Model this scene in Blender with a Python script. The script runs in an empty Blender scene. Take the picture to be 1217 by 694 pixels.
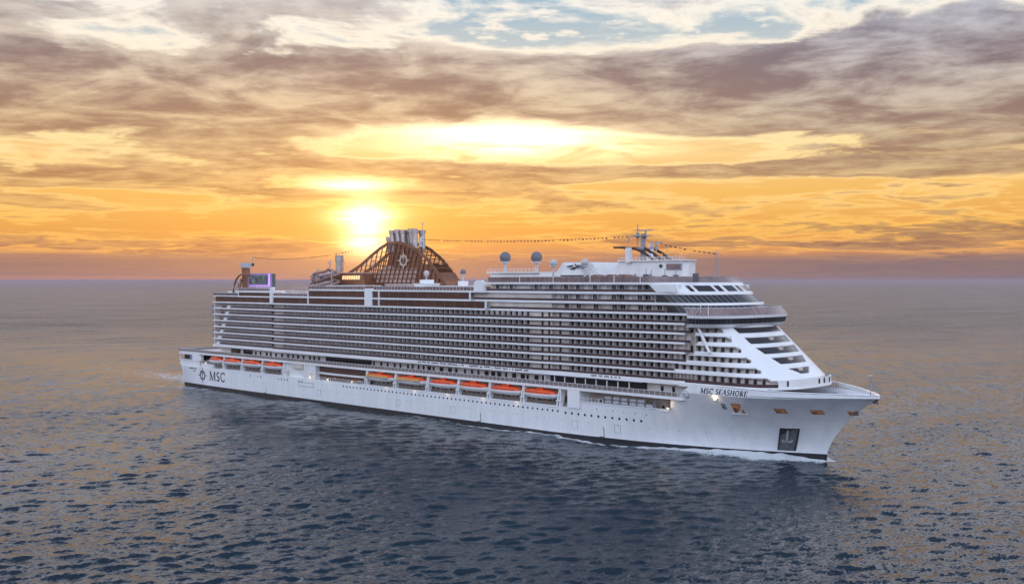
import bpy, bmesh, math, random
import numpy as np
from mathutils import Vector
R = math.radians
random.seed(7); rng = np.random.default_rng(11)
sc = bpy.context.scene
COL = sc.collection
S2 = math.sqrt(.5)

# ------------------------------------------------------------------ camera
CX, CY, CZ = 471.5, -271.9, 49.0
cd = bpy.data.cameras.new('camera'); cam = bpy.data.objects.new('camera', cd); COL.objects.link(cam)
cam.location = (CX, CY, CZ); cam.rotation_euler = (R(90), 0, R(45))
cd.sensor_width = 36; cd.lens = 36 * 1288 / 1217; cd.shift_y = -13 / 1217
cd.clip_start = 1; cd.clip_end = 200000
sc.camera = cam

# ------------------------------------------------------------------ exposure
sc.view_settings.view_transform = 'Standard'; sc.view_settings.look = 'None'
sc.view_settings.exposure = 0.0; sc.view_settings.gamma = 1; sc.view_settings.use_curve_mapping = False
sc.render.engine = 'CYCLES'
sc.cycles.max_bounces = 5; sc.cycles.glossy_bounces = 3; sc.cycles.diffuse_bounces = 3
sc.cycles.transparent_max_bounces = 8; sc.cycles.caustics_reflective = False
sc.cycles.use_denoising = True
sc.cycles.sample_clamp_indirect = 4

# ------------------------------------------------------------------ node maths helper
class NT:
    def __init__(s, tree): s.t = tree; s.n = tree.nodes; s.l = tree.links
    def new(s, kind, **kw):
        n = s.n.new(kind)
        for k, v in kw.items(): setattr(n, k, v)
        return n
    def put(s, sock, v):
        if isinstance(v, bpy.types.NodeSocket): s.l.new(v, sock)
        elif v is not None:
            if isinstance(v, (tuple, list)) and len(v) == 3 and len(sock.default_value) == 4: v = (*v, 1)
            sock.default_value = v
    def m(s, op, a, b=None, c=None, clamp=False):
        n = s.new('ShaderNodeMath', operation=op, use_clamp=clamp)
        for i, v in enumerate((a, b, c)):
            if v is not None: s.put(n.inputs[i], v)
        return n.outputs[0]
    def add(s, a, b): return s.m('ADD', a, b)
    def sub(s, a, b): return s.m('SUBTRACT', a, b)
    def mul(s, a, b): return s.m('MULTIPLY', a, b)
    def div(s, a, b): return s.m('DIVIDE', a, b)
    def smooth(s, x, a, b):
        n = s.new('ShaderNodeMapRange', interpolation_type='SMOOTHSTEP', clamp=True)
        s.put(n.inputs[0], x); n.inputs[1].default_value = a; n.inputs[2].default_value = b
        return n.outputs[0]
    def gauss(s, x, c, w):                                   # exp(-((x-c)/w)^2)
        q = s.div(s.sub(x, c), w); return s.m('EXPONENT', s.mul(s.mul(q, q), -1.0))
    def gauss2(s, x, cx, wx, y, cy, wy): return s.mul(s.gauss(x, cx, wx), s.gauss(y, cy, wy))
    def dot(s, v, w):
        n = s.new('ShaderNodeVectorMath', operation='DOT_PRODUCT'); s.put(n.inputs[0], v); n.inputs[1].default_value = w
        return n.outputs['Value']
    def xyz(s, x, y, z):
        n = s.new('ShaderNodeCombineXYZ')
        for i, v in enumerate((x, y, z)): s.put(n.inputs[i], v)
        return n.outputs[0]
    def noise(s, vec, scale, detail=4, rough=.5, dist=0.0, dim='3D'):
        n = s.new('ShaderNodeTexNoise', noise_dimensions=dim)
        s.put(n.inputs['Vector'], vec); n.inputs['Scale'].default_value = scale
        n.inputs['Detail'].default_value = detail; n.inputs['Roughness'].default_value = rough
        n.inputs['Distortion'].default_value = dist
        return n.outputs['Fac']
    def ramp(s, x, stops, interp='LINEAR'):
        n = s.new('ShaderNodeValToRGB'); s.put(n.inputs[0], x); cr = n.color_ramp; cr.interpolation = interp
        while len(cr.elements) < len(stops): cr.elements.new(0.5)
        for e, (p, c) in zip(cr.elements, stops): e.position = p; e.color = (*c, 1)
        return n.outputs[0]
    def mix(s, f, a, b, kind='MIX'):
        n = s.new('ShaderNodeMix', data_type='RGBA', blend_type=kind); n.clamp_factor = True
        s.put(n.inputs[0], f); s.put(n.inputs[6], a); s.put(n.inputs[7], b)
        return n.outputs[2]

# ------------------------------------------------------------------ sky
SUN_DIR = Vector((-.802, .612, .0505)).normalized()
SUN_EL = math.asin(SUN_DIR.z)
w = bpy.data.worlds.new('World'); sc.world = w; w.use_nodes = True
k = NT(w.node_tree); k.n.clear()
dirv = k.new('ShaderNodeTexCoord').outputs['Generated']
l = k.dot(dirv, (S2, S2, 0)); d = k.dot(dirv, (-S2, S2, 0)); z = k.dot(dirv, (0, 0, 1))
hz = k.m('SQRT', k.add(k.add(k.mul(l, l), k.mul(d, d)), 1e-5))
e = k.div(z, hz)                                             # tangent of the elevation
a = k.div(l, k.m('MAXIMUM', d, .12))                         # tangent of the azimuth from the ship's bearing
a = k.m('MINIMUM', k.m('MAXIMUM', a, -6.0), 6.0)
front = k.smooth(d, -.35, .75)
ez = k.m('MAXIMUM', e, 0.0)
q = k.add(k.div(k.m('MAXIMUM', z, 0.0), hz), .075)
pl = k.xyz(k.div(k.div(l, hz), q), k.div(k.div(d, hz), q), 0.0)
nb = k.noise(pl, .62, 8, .60, .6)                            # broad masses
nf = k.noise(pl, 2.0, 8, .60, .6)                            # their broken edges
npuff = k.noise(pl, 6.5, 4, .6)
# long streaks near the horizon
st = k.noise(k.xyz(k.mul(a, 2.3), k.mul(e, 46.0), 3.7), 1.0, 5, .6, .7)
st2 = k.noise(k.xyz(k.mul(a, 6.0), k.mul(e, 110.0), 9.1), 1.0, 4, .6, .4)
clear = k.ramp(k.mul(ez, 2.0), [(0, (.46, .22, .15)), (.035, (.60, .25, .12)), (.09, (.80, .36, .08)), (.16, (.90, .49, .12)),
        (.25, (.90, .60, .26)), (.33, (.84, .66, .44)), (.42, (.56, .60, .60)), (.52, (.30, .47, .60)), (.7, (.20, .31, .45)), (1, (.11, .19, .32))])
cloudc = k.ramp(k.mul(ez, 2.0), [(0, (.32, .18, .16)), (.07, (.46, .21, .12)), (.14, (.60, .30, .12)), (.24, (.52, .28, .16)),
        (.34, (.38, .23, .18)), (.46, (.29, .22, .23)), (.6, (.26, .25, .30)), (1, (.20, .22, .28))])
lit = k.ramp(k.mul(ez, 2.0), [(0, (.8, .32, .12)), (.1, (1.0, .55, .12)), (.25, (1.05, .80, .40)), (.42, (1.05, .92, .74)), (.55, (1.0, .95, .88)), (1, (.6, .6, .62))])
# where the big cloud bank hangs
bank = k.mul(k.gauss(e, .168, .043), .46)
bank = k.add(bank, k.mul(k.gauss2(a, -.12, .16, e, .105, .010), .26))
bank = k.add(bank, k.mul(k.gauss2(a, -.40, .14, e, .093, .008), .22))
bank = k.add(bank, k.mul(k.gauss2(a, -.10, .25, e, .078, .007), .22))
bank = k.sub(bank, k.mul(k.gauss2(a, .0, .16, e, .128, .018), .55))
bank = k.add(bank, k.mul(k.gauss2(a, .30, .26, e, .197, .05), .22))
bank = k.sub(bank, k.mul(k.gauss2(a, .04, .22, e, .222, .022), .34))
bank = k.sub(bank, k.mul(k.gauss2(a, -.36, .12, e, .213, .02), .16))
bank = k.add(bank, k.mul(k.gauss2(a, -.44, .13, e, .225, .016), .12))
bank = k.sub(bank, k.mul(k.gauss(e, .095, .03), .10))
bank = k.add(bank, k.mul(k.gauss2(a, .28, .20, e, .101, .0065), .45))
bank = k.add(bank, k.mul(k.gauss2(a, .02, .10, e, .094, .011), .22))
bank = k.sub(bank, k.mul(k.gauss2(a, -.139, .05, e, .052, .016), .6))
low = k.smooth(e, .13, .03)
dens = k.add(k.sub(k.add(k.mul(nb, 1.15), k.mul(nf, .75)), .39), bank)
dens = k.add(dens, k.mul(k.sub(st, .5), k.add(k.mul(low, 1.25), .25)))
cover = k.smooth(dens, .54, .70)
edge = k.mul(k.smooth(dens, .44, .56), k.smooth(dens, .74, .56))
col = k.mix(k.mul(edge, .9), clear, lit)
shade = k.mix(k.smooth(k.add(k.mul(nf, .7), k.mul(npuff, .3)), .38, .66), k.mix(1.0, cloudc, (.74, .70, .76), 'MULTIPLY'), k.mix(.58, cloudc, lit))
shade = k.mix(k.mul(k.smooth(a, -.05, .35), .8), shade, k.mix(1.0, shade, (.74, .84, 1.12), 'MULTIPLY'))
col = k.mix(k.mul(cover, .93), col, shade)
# fine bright puffs in the high gaps
pf = k.mul(k.mul(k.smooth(npuff, .52, .66), k.smooth(e, .17, .22)), k.sub(1.0, cover))
col = k.mix(k.mul(pf, .8), col, lit)
# streak light in the low sky
sl = k.mul(k.smooth(st2, .55, .72), k.mul(k.smooth(e, .022, .05), k.smooth(e, .15, .09)))
col = k.mix(k.mul(sl, .55), col, lit)
# dusky band sitting on the horizon
hb = k.mul(k.smooth(k.add(e, k.mul(k.sub(st, .5), .03)), .030, .015), .9)
col = k.mix(hb, col, k.mix(k.smooth(a, -.1, .3), (.30, .17, .15), (.20, .145, .17)))
hb2 = k.mul(k.smooth(e, .006, .001), k.smooth(a, .1, -.35))
col = k.mix(k.mul(hb2, .8), col, (.72, .26, .13))
# the burning gap and the glow around the sun behind thin cloud
gap = k.gauss2(a, -.006, .085, e, .135, .0125)
gap = k.add(gap, k.mul(k.gauss2(a, .03, .12, e, .121, .009), .5))
gap = k.add(gap, k.mul(k.gauss2(a, -.15, .035, e, .0875, .0055), .8))
gap = k.mul(gap, k.smooth(k.add(nf, k.mul(st, .5)), .52, .80))
sd = k.m('ARCCOSINE', k.m('MINIMUM', k.dot(dirv, tuple(SUN_DIR)), 1.0))
core = k.m('EXPONENT', k.mul(k.m('POWER', k.div(sd, .018), 2.0), -1.0))
core = k.add(core, k.mul(k.gauss2(a, -.136, .030, e, .057, .010), .5))
hal = k.m('EXPONENT', k.mul(sd, -11.0))
hal2 = k.m('EXPONENT', k.mul(sd, -34.0))
def scaled(colr, f): return k.mix(1.0, (colr), k.xyz(f, f, f), 'MULTIPLY')
def addc(c, x): return k.mix(1.0, c, x, 'ADD')
core = k.mul(core, k.add(.35, k.smooth(st, .35, .6)))
c2 = addc(col, scaled((.95, .80, .50), k.mul(gap, 2.0)))
c2 = addc(c2, scaled((.12, .05, .0), hal))
c2 = addc(c2, scaled((.70, .42, .10), hal2))
c2 = addc(c2, scaled((4.0, 3.2, 1.9), core))
# the sky away from the sunset: pale blue with thin grey cloud
back = k.ramp(k.m('MAXIMUM', z, 0.0), [(0, (.80, .78, .92)), (.12, (1.10, 1.16, 1.42)), (.42, (1.55, 1.78, 2.25)), (1, (.50, .70, 1.05))])
back = k.mix(k.mul(k.smooth(nb, .45, .65), .45), back, (1.3, 1.25, 1.35))
col = k.mix(front, back, c2)
mid_ = k.smooth(z, .235, .33)  # bright band above the frame, added to silver the sea's reflections
col = k.mix(k.mul(mid_, front), col, k.mix(k.mul(k.gauss(a, -.01, .26), .85), k.mix(k.smooth(nb, .40, .62), (1.25, 1.27, 1.52), (1.60, 1.45, 1.45)), (.30, .38, .54)))  # dark middle is an added cloud, out of view, deepening the sea's reflection
high = k.smooth(z, .37, .58)
col = k.mix(k.mul(high, front), col, (.13, .21, .34))
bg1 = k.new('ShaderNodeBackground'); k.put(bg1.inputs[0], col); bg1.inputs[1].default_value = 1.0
sky = k.new('ShaderNodeTexSky', sky_type='NISHITA'); sky.sun_disc = False
sky.sun_elevation = SUN_EL; sky.sun_rotation = math.atan2(SUN_DIR.x, SUN_DIR.y)
bg2 = k.new('ShaderNodeBackground'); k.put(bg2.inputs[0], sky.outputs[0]); bg2.inputs[1].default_value = .006
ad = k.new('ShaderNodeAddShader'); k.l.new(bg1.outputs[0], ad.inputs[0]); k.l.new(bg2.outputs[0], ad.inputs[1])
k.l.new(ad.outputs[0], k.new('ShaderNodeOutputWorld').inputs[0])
w.cycles.sampling_method = 'MANUAL'; w.cycles.sample_map_resolution = 1024

# ------------------------------------------------------------------ sun
sl_ = bpy.data.lights.new('sun', 'SUN'); so = bpy.data.objects.new('sun', sl_); COL.objects.link(so)
sl_.energy = 3.0; sl_.angle = R(.5); sl_.color = (1, .50, .20)
so.rotation_euler = (-SUN_DIR).to_track_quat('-Z', 'Y').to_euler()

# ------------------------------------------------------------------ materials
MATS = {}
def mat(name, base, rough=.5, metal=0.0, vary=.0, vscale=.2, emit=None, estr=0.0, streak=False, coat=0.0, alpha=1.0):
    if name in MATS: return MATS[name]
    m = bpy.data.materials.new(name); m.use_nodes = True; t = NT(m.node_tree)
    b = t.n['Principled BSDF']; b.inputs['Roughness'].default_value = rough; b.inputs['Metallic'].default_value = metal
    b.inputs['Coat Weight'].default_value = coat; b.inputs['Alpha'].default_value = alpha
    pos = t.new('ShaderNodeTexCoord').outputs['Object']
    if vary > 0:
        v = pos
        if streak:
            mp = t.new('ShaderNodeMapping'); t.l.new(pos, mp.inputs[0]); mp.inputs['Scale'].default_value = (1, 1, .18); v = mp.outputs[0]
        n = t.noise(v, vscale, 5, .6)
        lo = tuple(c * (1 - vary) for c in base); hi = tuple(min(1, c * (1 + vary * .6)) for c in base)
        t.put(b.inputs['Base Color'], t.mix(t.smooth(n, .3, .7), lo, hi))
        r2 = t.noise(pos, vscale * 3, 3)
        t.put(b.inputs['Roughness'], t.add(t.mul(r2, .25), max(rough - .12, .02)))
    else: b.inputs['Base Color'].default_value = (*base, 1)
    if emit: b.inputs['Emission Color'].default_value = (*emit, 1); b.inputs['Emission Strength'].default_value = estr
    MATS[name] = m; return m
WHITE = mat('white_paint', (.80, .81, .83), .35, vary=.06, vscale=.08, coat=.15)
WHITE2 = mat('deckhouse_white', (.76, .77, .78), .4, vary=.10, vscale=.15, streak=True)
BEIGE = mat('cabin_wall_paint', (.60, .53, .48), .6, vary=.15, vscale=.3)
PART = mat('partition_panel', (.60, .53, .51), .5, vary=.22, vscale=.35)
CURT = mat('curtained_glass', (.52, .46, .44), .15, vary=.45, vscale=.33)
DARKG = mat('dark_glass', (.018, .016, .018), .06, vary=.3, vscale=.5)
BROWNG = mat('bronze_glass', (.085, .032, .018), .10, vary=.35, vscale=.12)
RAILG = mat('smoked_rail_glass', (.07, .035, .035), .12, vary=.3, vscale=.3)
SCREENG = mat('windscreen_glass', (.20, .13, .13), .18, vary=.35, vscale=.25)
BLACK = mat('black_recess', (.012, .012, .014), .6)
INK = mat('navy_black_paint', (.012, .014, .025), .4)
ORANGE = mat('lifeboat_orange', (.80, .085, .012), .35, vary=.15, vscale=.5, coat=.3)
FENDER = mat('black_rubber', (.02, .02, .02), .7)
BROWN = mat('funnel_bronze', (.24, .10, .05), .35, metal=.3, vary=.25, vscale=.3)
SLAT = mat('funnel_slats', (.50, .33, .27), .45, vary=.2, vscale=.5)
STEEL = mat('pipe_steel', (.48, .42, .40), .3, metal=.6, vary=.15, vscale=.5)
TEAK = mat('deck_planking', (.28, .19, .13), .7, vary=.2, vscale=.4)
GREYM = mat('mast_grey', (.30, .31, .36), .5, vary=.1)
REDFIN = mat('mast_fin_brown', (.045, .012, .010), .4)
RADOME = mat('radome_grey', (.15, .155, .185), .5, vary=.06)
RADW = mat('radome_white', (.50, .50, .53), .5, vary=.06)
GREYD = mat('pocket_grey', (.10, .11, .12), .5, vary=.3, vscale=.6)
SALT = mat('pocket_worn_paint', (.42, .42, .42), .7, vary=.5, vscale=1.5)
OCHRE = mat('mooring_room_lit_paint', (.48, .20, .06), .6, vary=.4, vscale=.8, emit=(1, .42, .12), estr=.05)  # ochre paint with the light inside the room put in as faint glow
LAMP = mat('lamp_glow', (1, .9, .7), .5, emit=(1, .80, .50), estr=3)
WARM = mat('lit_ceiling_lamp', (1, .8, .6), .5, emit=(1, .68, .38), estr=2.0)
SLIDE = mat('slide_tube', (.34, .20, .17), .3, vary=.2)
FLAG = mat('flag_cloth', (.06, .035, .045), .8, vary=.5, vscale=.6)
CORD = mat('flag_cord', (.10, .08, .08), .8)
RIB = mat('bulwark_inner', (.50, .33, .24), .6, vary=.2)
SHELTER = mat('shelter_slats', (.25, .13, .09), .6, vary=.2)
# hull: white topsides, black boot topping near the water
HULL = bpy.data.materials.new('hull_paint'); HULL.use_nodes = True; t = NT(HULL.node_tree)
b = t.n['Principled BSDF']; pos = t.new('ShaderNodeTexCoord').outputs['Object']
sx = t.new('ShaderNodeSeparateXYZ'); t.l.new(pos, sx.inputs[0])
mp = t.new('ShaderNodeMapping'); t.l.new(pos, mp.inputs[0]); mp.inputs['Scale'].default_value = (1, 1, .12)
n1 = t.noise(mp.outputs[0], .35, 5, .65)
mp2 = t.new('ShaderNodeMapping'); t.l.new(pos, mp2.inputs[0]); mp2.inputs['Scale'].default_value = (1, 1, .35)
n2 = t.noise(mp2.outputs[0], 1.6, 4, .7)
# plating seams
px_ = t.m('PINGPONG', sx.outputs[0], 6.0); pz_ = t.m('PINGPONG', sx.outputs[2], 1.4)
seam = t.m('MAXIMUM', t.smooth(px_, .09, .0), t.smooth(pz_, .05, .0))
c = t.mix(t.smooth(n1, .3, .7), (.72, .75, .79), (.81, .83, .86))
c = t.mix(t.mul(t.smooth(n2, .58, .80), .34), c, (.45, .36, .28))
c = t.mix(t.mul(seam, .24), c, (.4, .42, .46))
bt = t.smooth(sx.outputs[2], 1.47, 1.43)
t.put(b.inputs['Base Color'], t.mix(bt, c, (.012, .012, .016)))
t.put(b.inputs['Roughness'], t.add(t.mul(n2, .2), .22))
bp = t.new('ShaderNodeBump'); bp.inputs['Strength'].default_value = .25; bp.inputs['Distance'].default_value = .08
t.put(bp.inputs['Height'], t.add(t.noise(pos, .22, 3), t.mul(seam, -.25))); t.l.new(bp.outputs[0], b.inputs['Normal'])

# ------------------------------------------------------------------ mesh builder
class MB:
    def __init__(s): s.v = []; s.f = []; s.mi = []; s.ms = []
    def _m(s, m):
        if m not in s.ms: s.ms.append(m)
        return s.ms.index(m)
    def add(s, vs, fs, m):
        o = len(s.v); i = s._m(m); s.v += [tuple(map(float, p)) for p in vs]
        for f in fs: s.f.append([o + j for j in f]); s.mi.append(i)
        return s
    def box(s, x0, x1, y0, y1, z0, z1, m):
        return s.add([(x0,y0,z0),(x1,y0,z0),(x1,y1,z0),(x0,y1,z0),(x0,y0,z1),(x1,y0,z1),(x1,y1,z1),(x0,y1,z1)],
                     [(3,2,1,0),(4,5,6,7),(0,1,5,4),(1,2,6,5),(2,3,7,6),(3,0,4,7)], m)
    def prism(s, A, z0, B, z1, m, mtop=None):                 # A, B: lists of (x, y), same length
        n = len(A); vs = [(x,y,z0) for x,y in A] + [(x,y,z1) for x,y in B]
        s.add(vs, [(i,(i+1)%n,n+(i+1)%n,n+i) for i in range(n)] + [tuple(range(n))[::-1]], m)
        return s.add([(x,y,z1) for x,y in B], [tuple(range(n))], mtop or m)
    def wall(s, A, z0, B, z1, th, m):                         # upright ribbon of thickness th (inwards), open polyline
        n = len(A)
        def inn(P):
            Q = []
            for i,(x,y) in enumerate(P):
                a_ = P[max(i-1,0)]; b_ = P[min(i+1,n-1)]; tx,ty = b_[0]-a_[0], b_[1]-a_[1]; L_ = math.hypot(tx,ty) or 1
                Q.append((x-ty/L_*th, y+tx/L_*th))
            return Q
        Ai, Bi = inn(A), inn(B)
        vs = [(x,y,z0) for x,y in A]+[(x,y,z1) for x,y in B]+[(x,y,z0) for x,y in Ai]+[(x,y,z1) for x,y in Bi]
        fs = []
        for i in range(n-1):
            fs += [(i,i+1,n+i+1,n+i),(2*n+i+1,2*n+i,3*n+i,3*n+i+1),(n+i,n+i+1,3*n+i+1,3*n+i),(i+1,i,2*n+i,2*n+i+1)]
        fs += [(0,n,3*n,2*n),(n-1,2*n+n-1,3*n+n-1,2*n-1)]
        return s.add(vs, fs, m)
    def plate(s, pts, y, th, m, axis='y'):                    # outline in x-z, thickness along y
        n = len(pts); vs = [(x,y,z_) for x,z_ in pts]+[(x,y+th,z_) for x,z_ in pts]
        return s.add(vs, [tuple(range(n)), tuple(range(2*n-1,n-1,-1))]+[(i,n+i,n+(i+1)%n,(i+1)%n) for i in range(n)], m)
    def tube(s, P, r, m, seg=8, r2=None):
        P = [Vector(p) for p in P]; n = len(P); vs = []; fs = []
        for i,p in enumerate(P):
            tg = (P[min(i+1,n-1)]-P[max(i-1,0)]).normalized()
            u = tg.orthogonal().normalized() if abs(tg.z) > .9 else tg.cross(Vector((0,0,1))).normalized()
            v = tg.cross(u); rr = r if r2 is None else r+(r2-r)*i/(n-1)
            for j in range(seg):
                t_ = 2*math.pi*j/seg; vs.append(p+u*rr*math.cos(t_)+v*rr*math.sin(t_))
        for i in range(n-1):
            for j in range(seg): fs.append((i*seg+j, i*seg+(j+1)%seg, (i+1)*seg+(j+1)%seg, (i+1)*seg+j))
        fs += [tuple(range(seg))[::-1], tuple(range((n-1)*seg, n*seg))]
        return s.add(vs, fs, m)
    def lathe(s, cx, cy, prof, m, seg=20):                    # prof: (r, z)
        vs = [(cx+r*math.cos(2*math.pi*j/seg), cy+r*math.sin(2*math.pi*j/seg), z_) for r,z_ in prof for j in range(seg)]
        n = len(prof)
        return s.add(vs, [(i*seg+j,i*seg+(j+1)%seg,(i+1)*seg+(j+1)%seg,(i+1)*seg+j) for i in range(n-1) for j in range(seg)]
                     + [tuple(range(seg))[::-1], tuple(range((n-1)*seg,n*seg))], m)
    def build(s, name, parent=None, smooth=False, at=None):
        me = bpy.data.meshes.new(name); me.from_pydata(s.v, [], s.f)
        for m in s.ms: me.materials.append(m)
        me.polygons.foreach_set('material_index', s.mi)
        if smooth: me.polygons.foreach_set('use_smooth', [True]*len(s.f))
        me.update(); o = bpy.data.objects.new(name, me); COL.objects.link(o)
        if at: o.location = at
        if parent: o.parent = parent
        return o
def tag(o, label, cat, group=None):
    o['label'] = label; o['category'] = cat
    if group: o['group'] = group
    return o
def empty(name, loc=(0,0,0)):
    o = bpy.data.objects.new(name, None); COL.objects.link(o); o.location = loc; return o
def copy_tree(o, parent=None):
    c_ = o.copy(); COL.objects.link(c_)
    if parent: c_.parent = parent
    for ch in list(o.children): copy_tree(ch, c_)
    return c_

# ------------------------------------------------------------------ hull form
def itp(x, T): return float(np.interp(x, [p[0] for p in T], [p[1] for p in T]))
WL = [(0,1),(.2,.95),(.40,.84),(.52,.735),(.586,.66),(.655,.575),(.80,.36),(.897,.19),(.97,.05),(1,0.0)]
DK = [(0,1),(.6,1),(.66,.995),(.73,.975),(.79,.875),(.84,.73),(.87,.625),(.93,.37),(.967,.19),(.985,.10),(1,0.0)]
ZK = 17.5
def xstem(z_): return 322 + 15.4*max(0, min(z_, 18.2)/18.2)**1.75
def half(x, z_):                                              # half breadth of the hull at x, z
    xs = xstem(z_)
    if x >= xs: return 0.0
    if x < 235:
        if x < 40: return 20.5 - 2.6*((40-x)/40)**2*max(0, 1-z_/9)*.6
        return 20.5
    s_ = (x-235)/(xs-235); k_ = max(0, min(z_/ZK, 1)); wz = k_**1.35
    return 20.5*((1-wz)*itp(s_, WL)+wz*itp(s_, DK))

ship = empty('cruise_ship', (160, 0, 0))
SHIPX = 160.0
class PB(MB):                                                 # parts of the ship: meshes stored relative to the ship's base
    def build(s, name, parent=None, smooth=False, at=None):
        s.v = [(x-SHIPX, y, z_) for x,y,z_ in s.v]
        return super().build(name, parent or ship, smooth, at)
tag(ship, 'huge white cruise ship under way across the open sea with its bow to the right', 'cruise ship')

# --- hull shell
def hull_side():
    mb = PB()
    NS = 180
    def zt(x, z_): return z_ if z_ <= ZK else ZK+(z_-ZK)*float(np.interp(x, [303, 337], [1, .45]))
    def grid(xfun, zs, ns, mat_, close_top=False):
        rows = []
        for z_ in zs: rows.append([(x, z_) for x in xfun(z_)])
        for sgn in (-1, 1):
            vs = [(x, sgn*half(x, z_), zt(x, z_)) for row in rows for x,z_ in row]
            fs = []
            for i in range(len(zs)-1):
                for j in range(ns-1):
                    q_ = (i*ns+j, i*ns+j+1, (i+1)*ns+j+1, (i+1)*ns+j)
                    fs.append(q_ if sgn < 0 else q_[::-1])
            mb.add(vs, fs, mat_)
    def xf(z_):
        a_ = np.linspace(-.3, 235, 60)[:-1]; b_ = 235+(xstem(z_)-235)*np.linspace(0, 1, 90)**.9
        return list(np.concatenate([a_, b_]))
    grid(xf, [-3, -1, 0, .93, 1.5, 2, 3, 4, 5, 6, 7, 8, 9, 9.6], 149, HULL)
    # bow, raised above the boat deck; its after edge slopes up
    def xb(z_):
        x0 = 282 + (z_-9.6)*.30 if z_ < 16.2 else 286.5 + (z_-16.2)*1.3
        return list(x0+(xstem(z_)-x0)*np.linspace(0, 1, 70)**.92)
    grid(xb, [9.6, 10.5, 11.5, 12.5, 13.5, 14.5, 15.5, 16.2, 17, 17.5, 18.2, 18.9, 19.6, 20.1], 70, HULL)
    # transom
    zz = [-3, 0, 3, 6, 9.6]
    for i in range(4):
        z0, z1 = zz[i], zz[i+1]; a_, b_ = half(-.3, z0), half(-.3, z1)
        mb.add([(-.3,-a_,z0),(-.3,a_,z0),(-.3,b_,z1),(-.3,-b_,z1)], [(3,2,1,0)], HULL)
    return mb.build('hull', smooth=False)
hull = hull_side()
m_ = hull.modifiers.new('t', 'SOLIDIFY'); m_.thickness = .35; m_.offset = -1
# stem nose piece closing the bow
# --- decks inside the hull
dk = PB()
bowx = np.linspace(275, 336, 50)
A = [(x, -half(x, 16)+.4) for x in bowx if half(x,16) > .6]; A += [(x, -y) for x,y in A[::-1]]
dk.prism(A, 15.9, A, 16.1, WHITE, TEAK)
A = [(-.1,-20.2)]+[(x,-half(x,9.4)+.35) for x in np.linspace(30,283,40)]; A += [(x,-y) for x,y in A[::-1]]
dk.prism(A, 9.2, A, 9.62, WHITE)
dk.build('weather_deck')

# --- stern block
sb = PB()
sb.box(-2.8, 16, -20.45, 20.45, 14.7, 16.0, WHITE)           # mooring deck roof band
sb.box(-2.2, 16, -20.2, 20.2, 9.6, 12.2, WHITE)
sb.box(9.5, 17.5, -20.42, -19, 12.2, 14.7, WHITE); sb.box(9.5, 17.5, 19, 20.42, 12.2, 14.7, WHITE)
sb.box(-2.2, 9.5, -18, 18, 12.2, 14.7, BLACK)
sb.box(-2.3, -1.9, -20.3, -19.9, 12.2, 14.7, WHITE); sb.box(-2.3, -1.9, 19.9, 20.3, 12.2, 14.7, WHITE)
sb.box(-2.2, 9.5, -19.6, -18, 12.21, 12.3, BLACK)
sb.box(17.5, 29, -20.4, -19.6, 9.6, 11.2, WHITE)
sb.box(-2.8, 16, -20.48, -20.3, 12.15, 12.5, WHITE)
sb.build('stern_block')
for x0 in (7.2, 8.3):
    p = PB(); p.box(x0, x0+.7, -20.3, -19.9, 12.5, 14.5, GREYM); p.build('mooring_roller')

# --- superstructure core
core_ = PB()
core_.box(100, 108.5, -20.3, 20.3, 9.62, 15.3, WHITE2)
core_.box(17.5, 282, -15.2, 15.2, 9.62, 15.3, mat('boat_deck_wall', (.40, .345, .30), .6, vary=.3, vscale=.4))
core_.box(27, 289, -15.6, 15.6, 16.1, 20.3, WHITE2)
core_.box(27, 84, -16.9, 16.9, 20.3, 42.2, BEIGE)
core_.box(84, 236, -18.4, 18.4, 20.3, 45.2, BEIGE)
core_.box(236, 290, -17.0, 17.0, 20.3, 42.3, BEIGE)
core_.box(206, 281, -16.2, 16.2, 42.3, 48.1, WHITE2)
core_.build('deckhouse_core')
# promenade deck
pr = PB()
pr.box(15.9, 288.5, -20.5, 20.5, 15.15, 16.0, WHITE)
pr.box(15.9, 288.5, -20.3, 20.3, 16.0, 16.06, TEAK)
pr.build('promenade_deck')

# --- railing helper
def railing(P, z_, h, name='railing', step=1.5, panel=None, parent=None, m=WHITE, bars=3):
    r = PB()
    for (x0,y0),(x1,y1) in zip(P[:-1], P[1:]):
        L_ = math.hypot(x1-x0, y1-y0)
        if L_ < .05: continue
        ux, uy = (x1-x0)/L_, (y1-y0)/L_
        r.tube([(x0,y0,z_+h),(x1,y1,z_+h)], .055, m, 4)
        if panel:
            nx, ny = -uy*.02, ux*.02
            r.add([(x0+nx,y0+ny,z_+.08),(x1+nx,y1+ny,z_+.08),(x1+nx,y1+ny,z_+h-.06),(x0+nx,y0+ny,z_+h-.06),
                   (x0-nx,y0-ny,z_+.08),(x1-nx,y1-ny,z_+.08),(x1-nx,y1-ny,z_+h-.06),(x0-nx,y0-ny,z_+h-.06)],
                  [(0,1,2,3),(7,6,5,4),(3,2,6,7),(1,0,4,5),(0,3,7,4),(2,1,5,6)], panel)
        else:
            for b_ in range(1, bars): r.tube([(x0,y0,z_+h*b_/bars),(x1,y1,z_+h*b_/bars)], .025, m, 4)
        n = max(1, round(L_/step))
        for i in range(n+1):
            x, y = x0+ux*L_*i/n, y0+uy*L_*i/n; r.box(x-.05, x+.05, y-.05, y+.05, z_, z_+h, m)
    return r.build(name, parent)
railing([(-2.5,20.2),(-2.5,-20.35),(27,-20.35)], 16.0, 1.25, panel=mat('rail_net', (.20,.17,.17), .4, vary=.2), step=1.2)
railing([(27,-20.35),(286.5,-20.35)], 16.05, 1.2, panel=mat('rail_net', (.2,.17,.17)), step=2.0)

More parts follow.
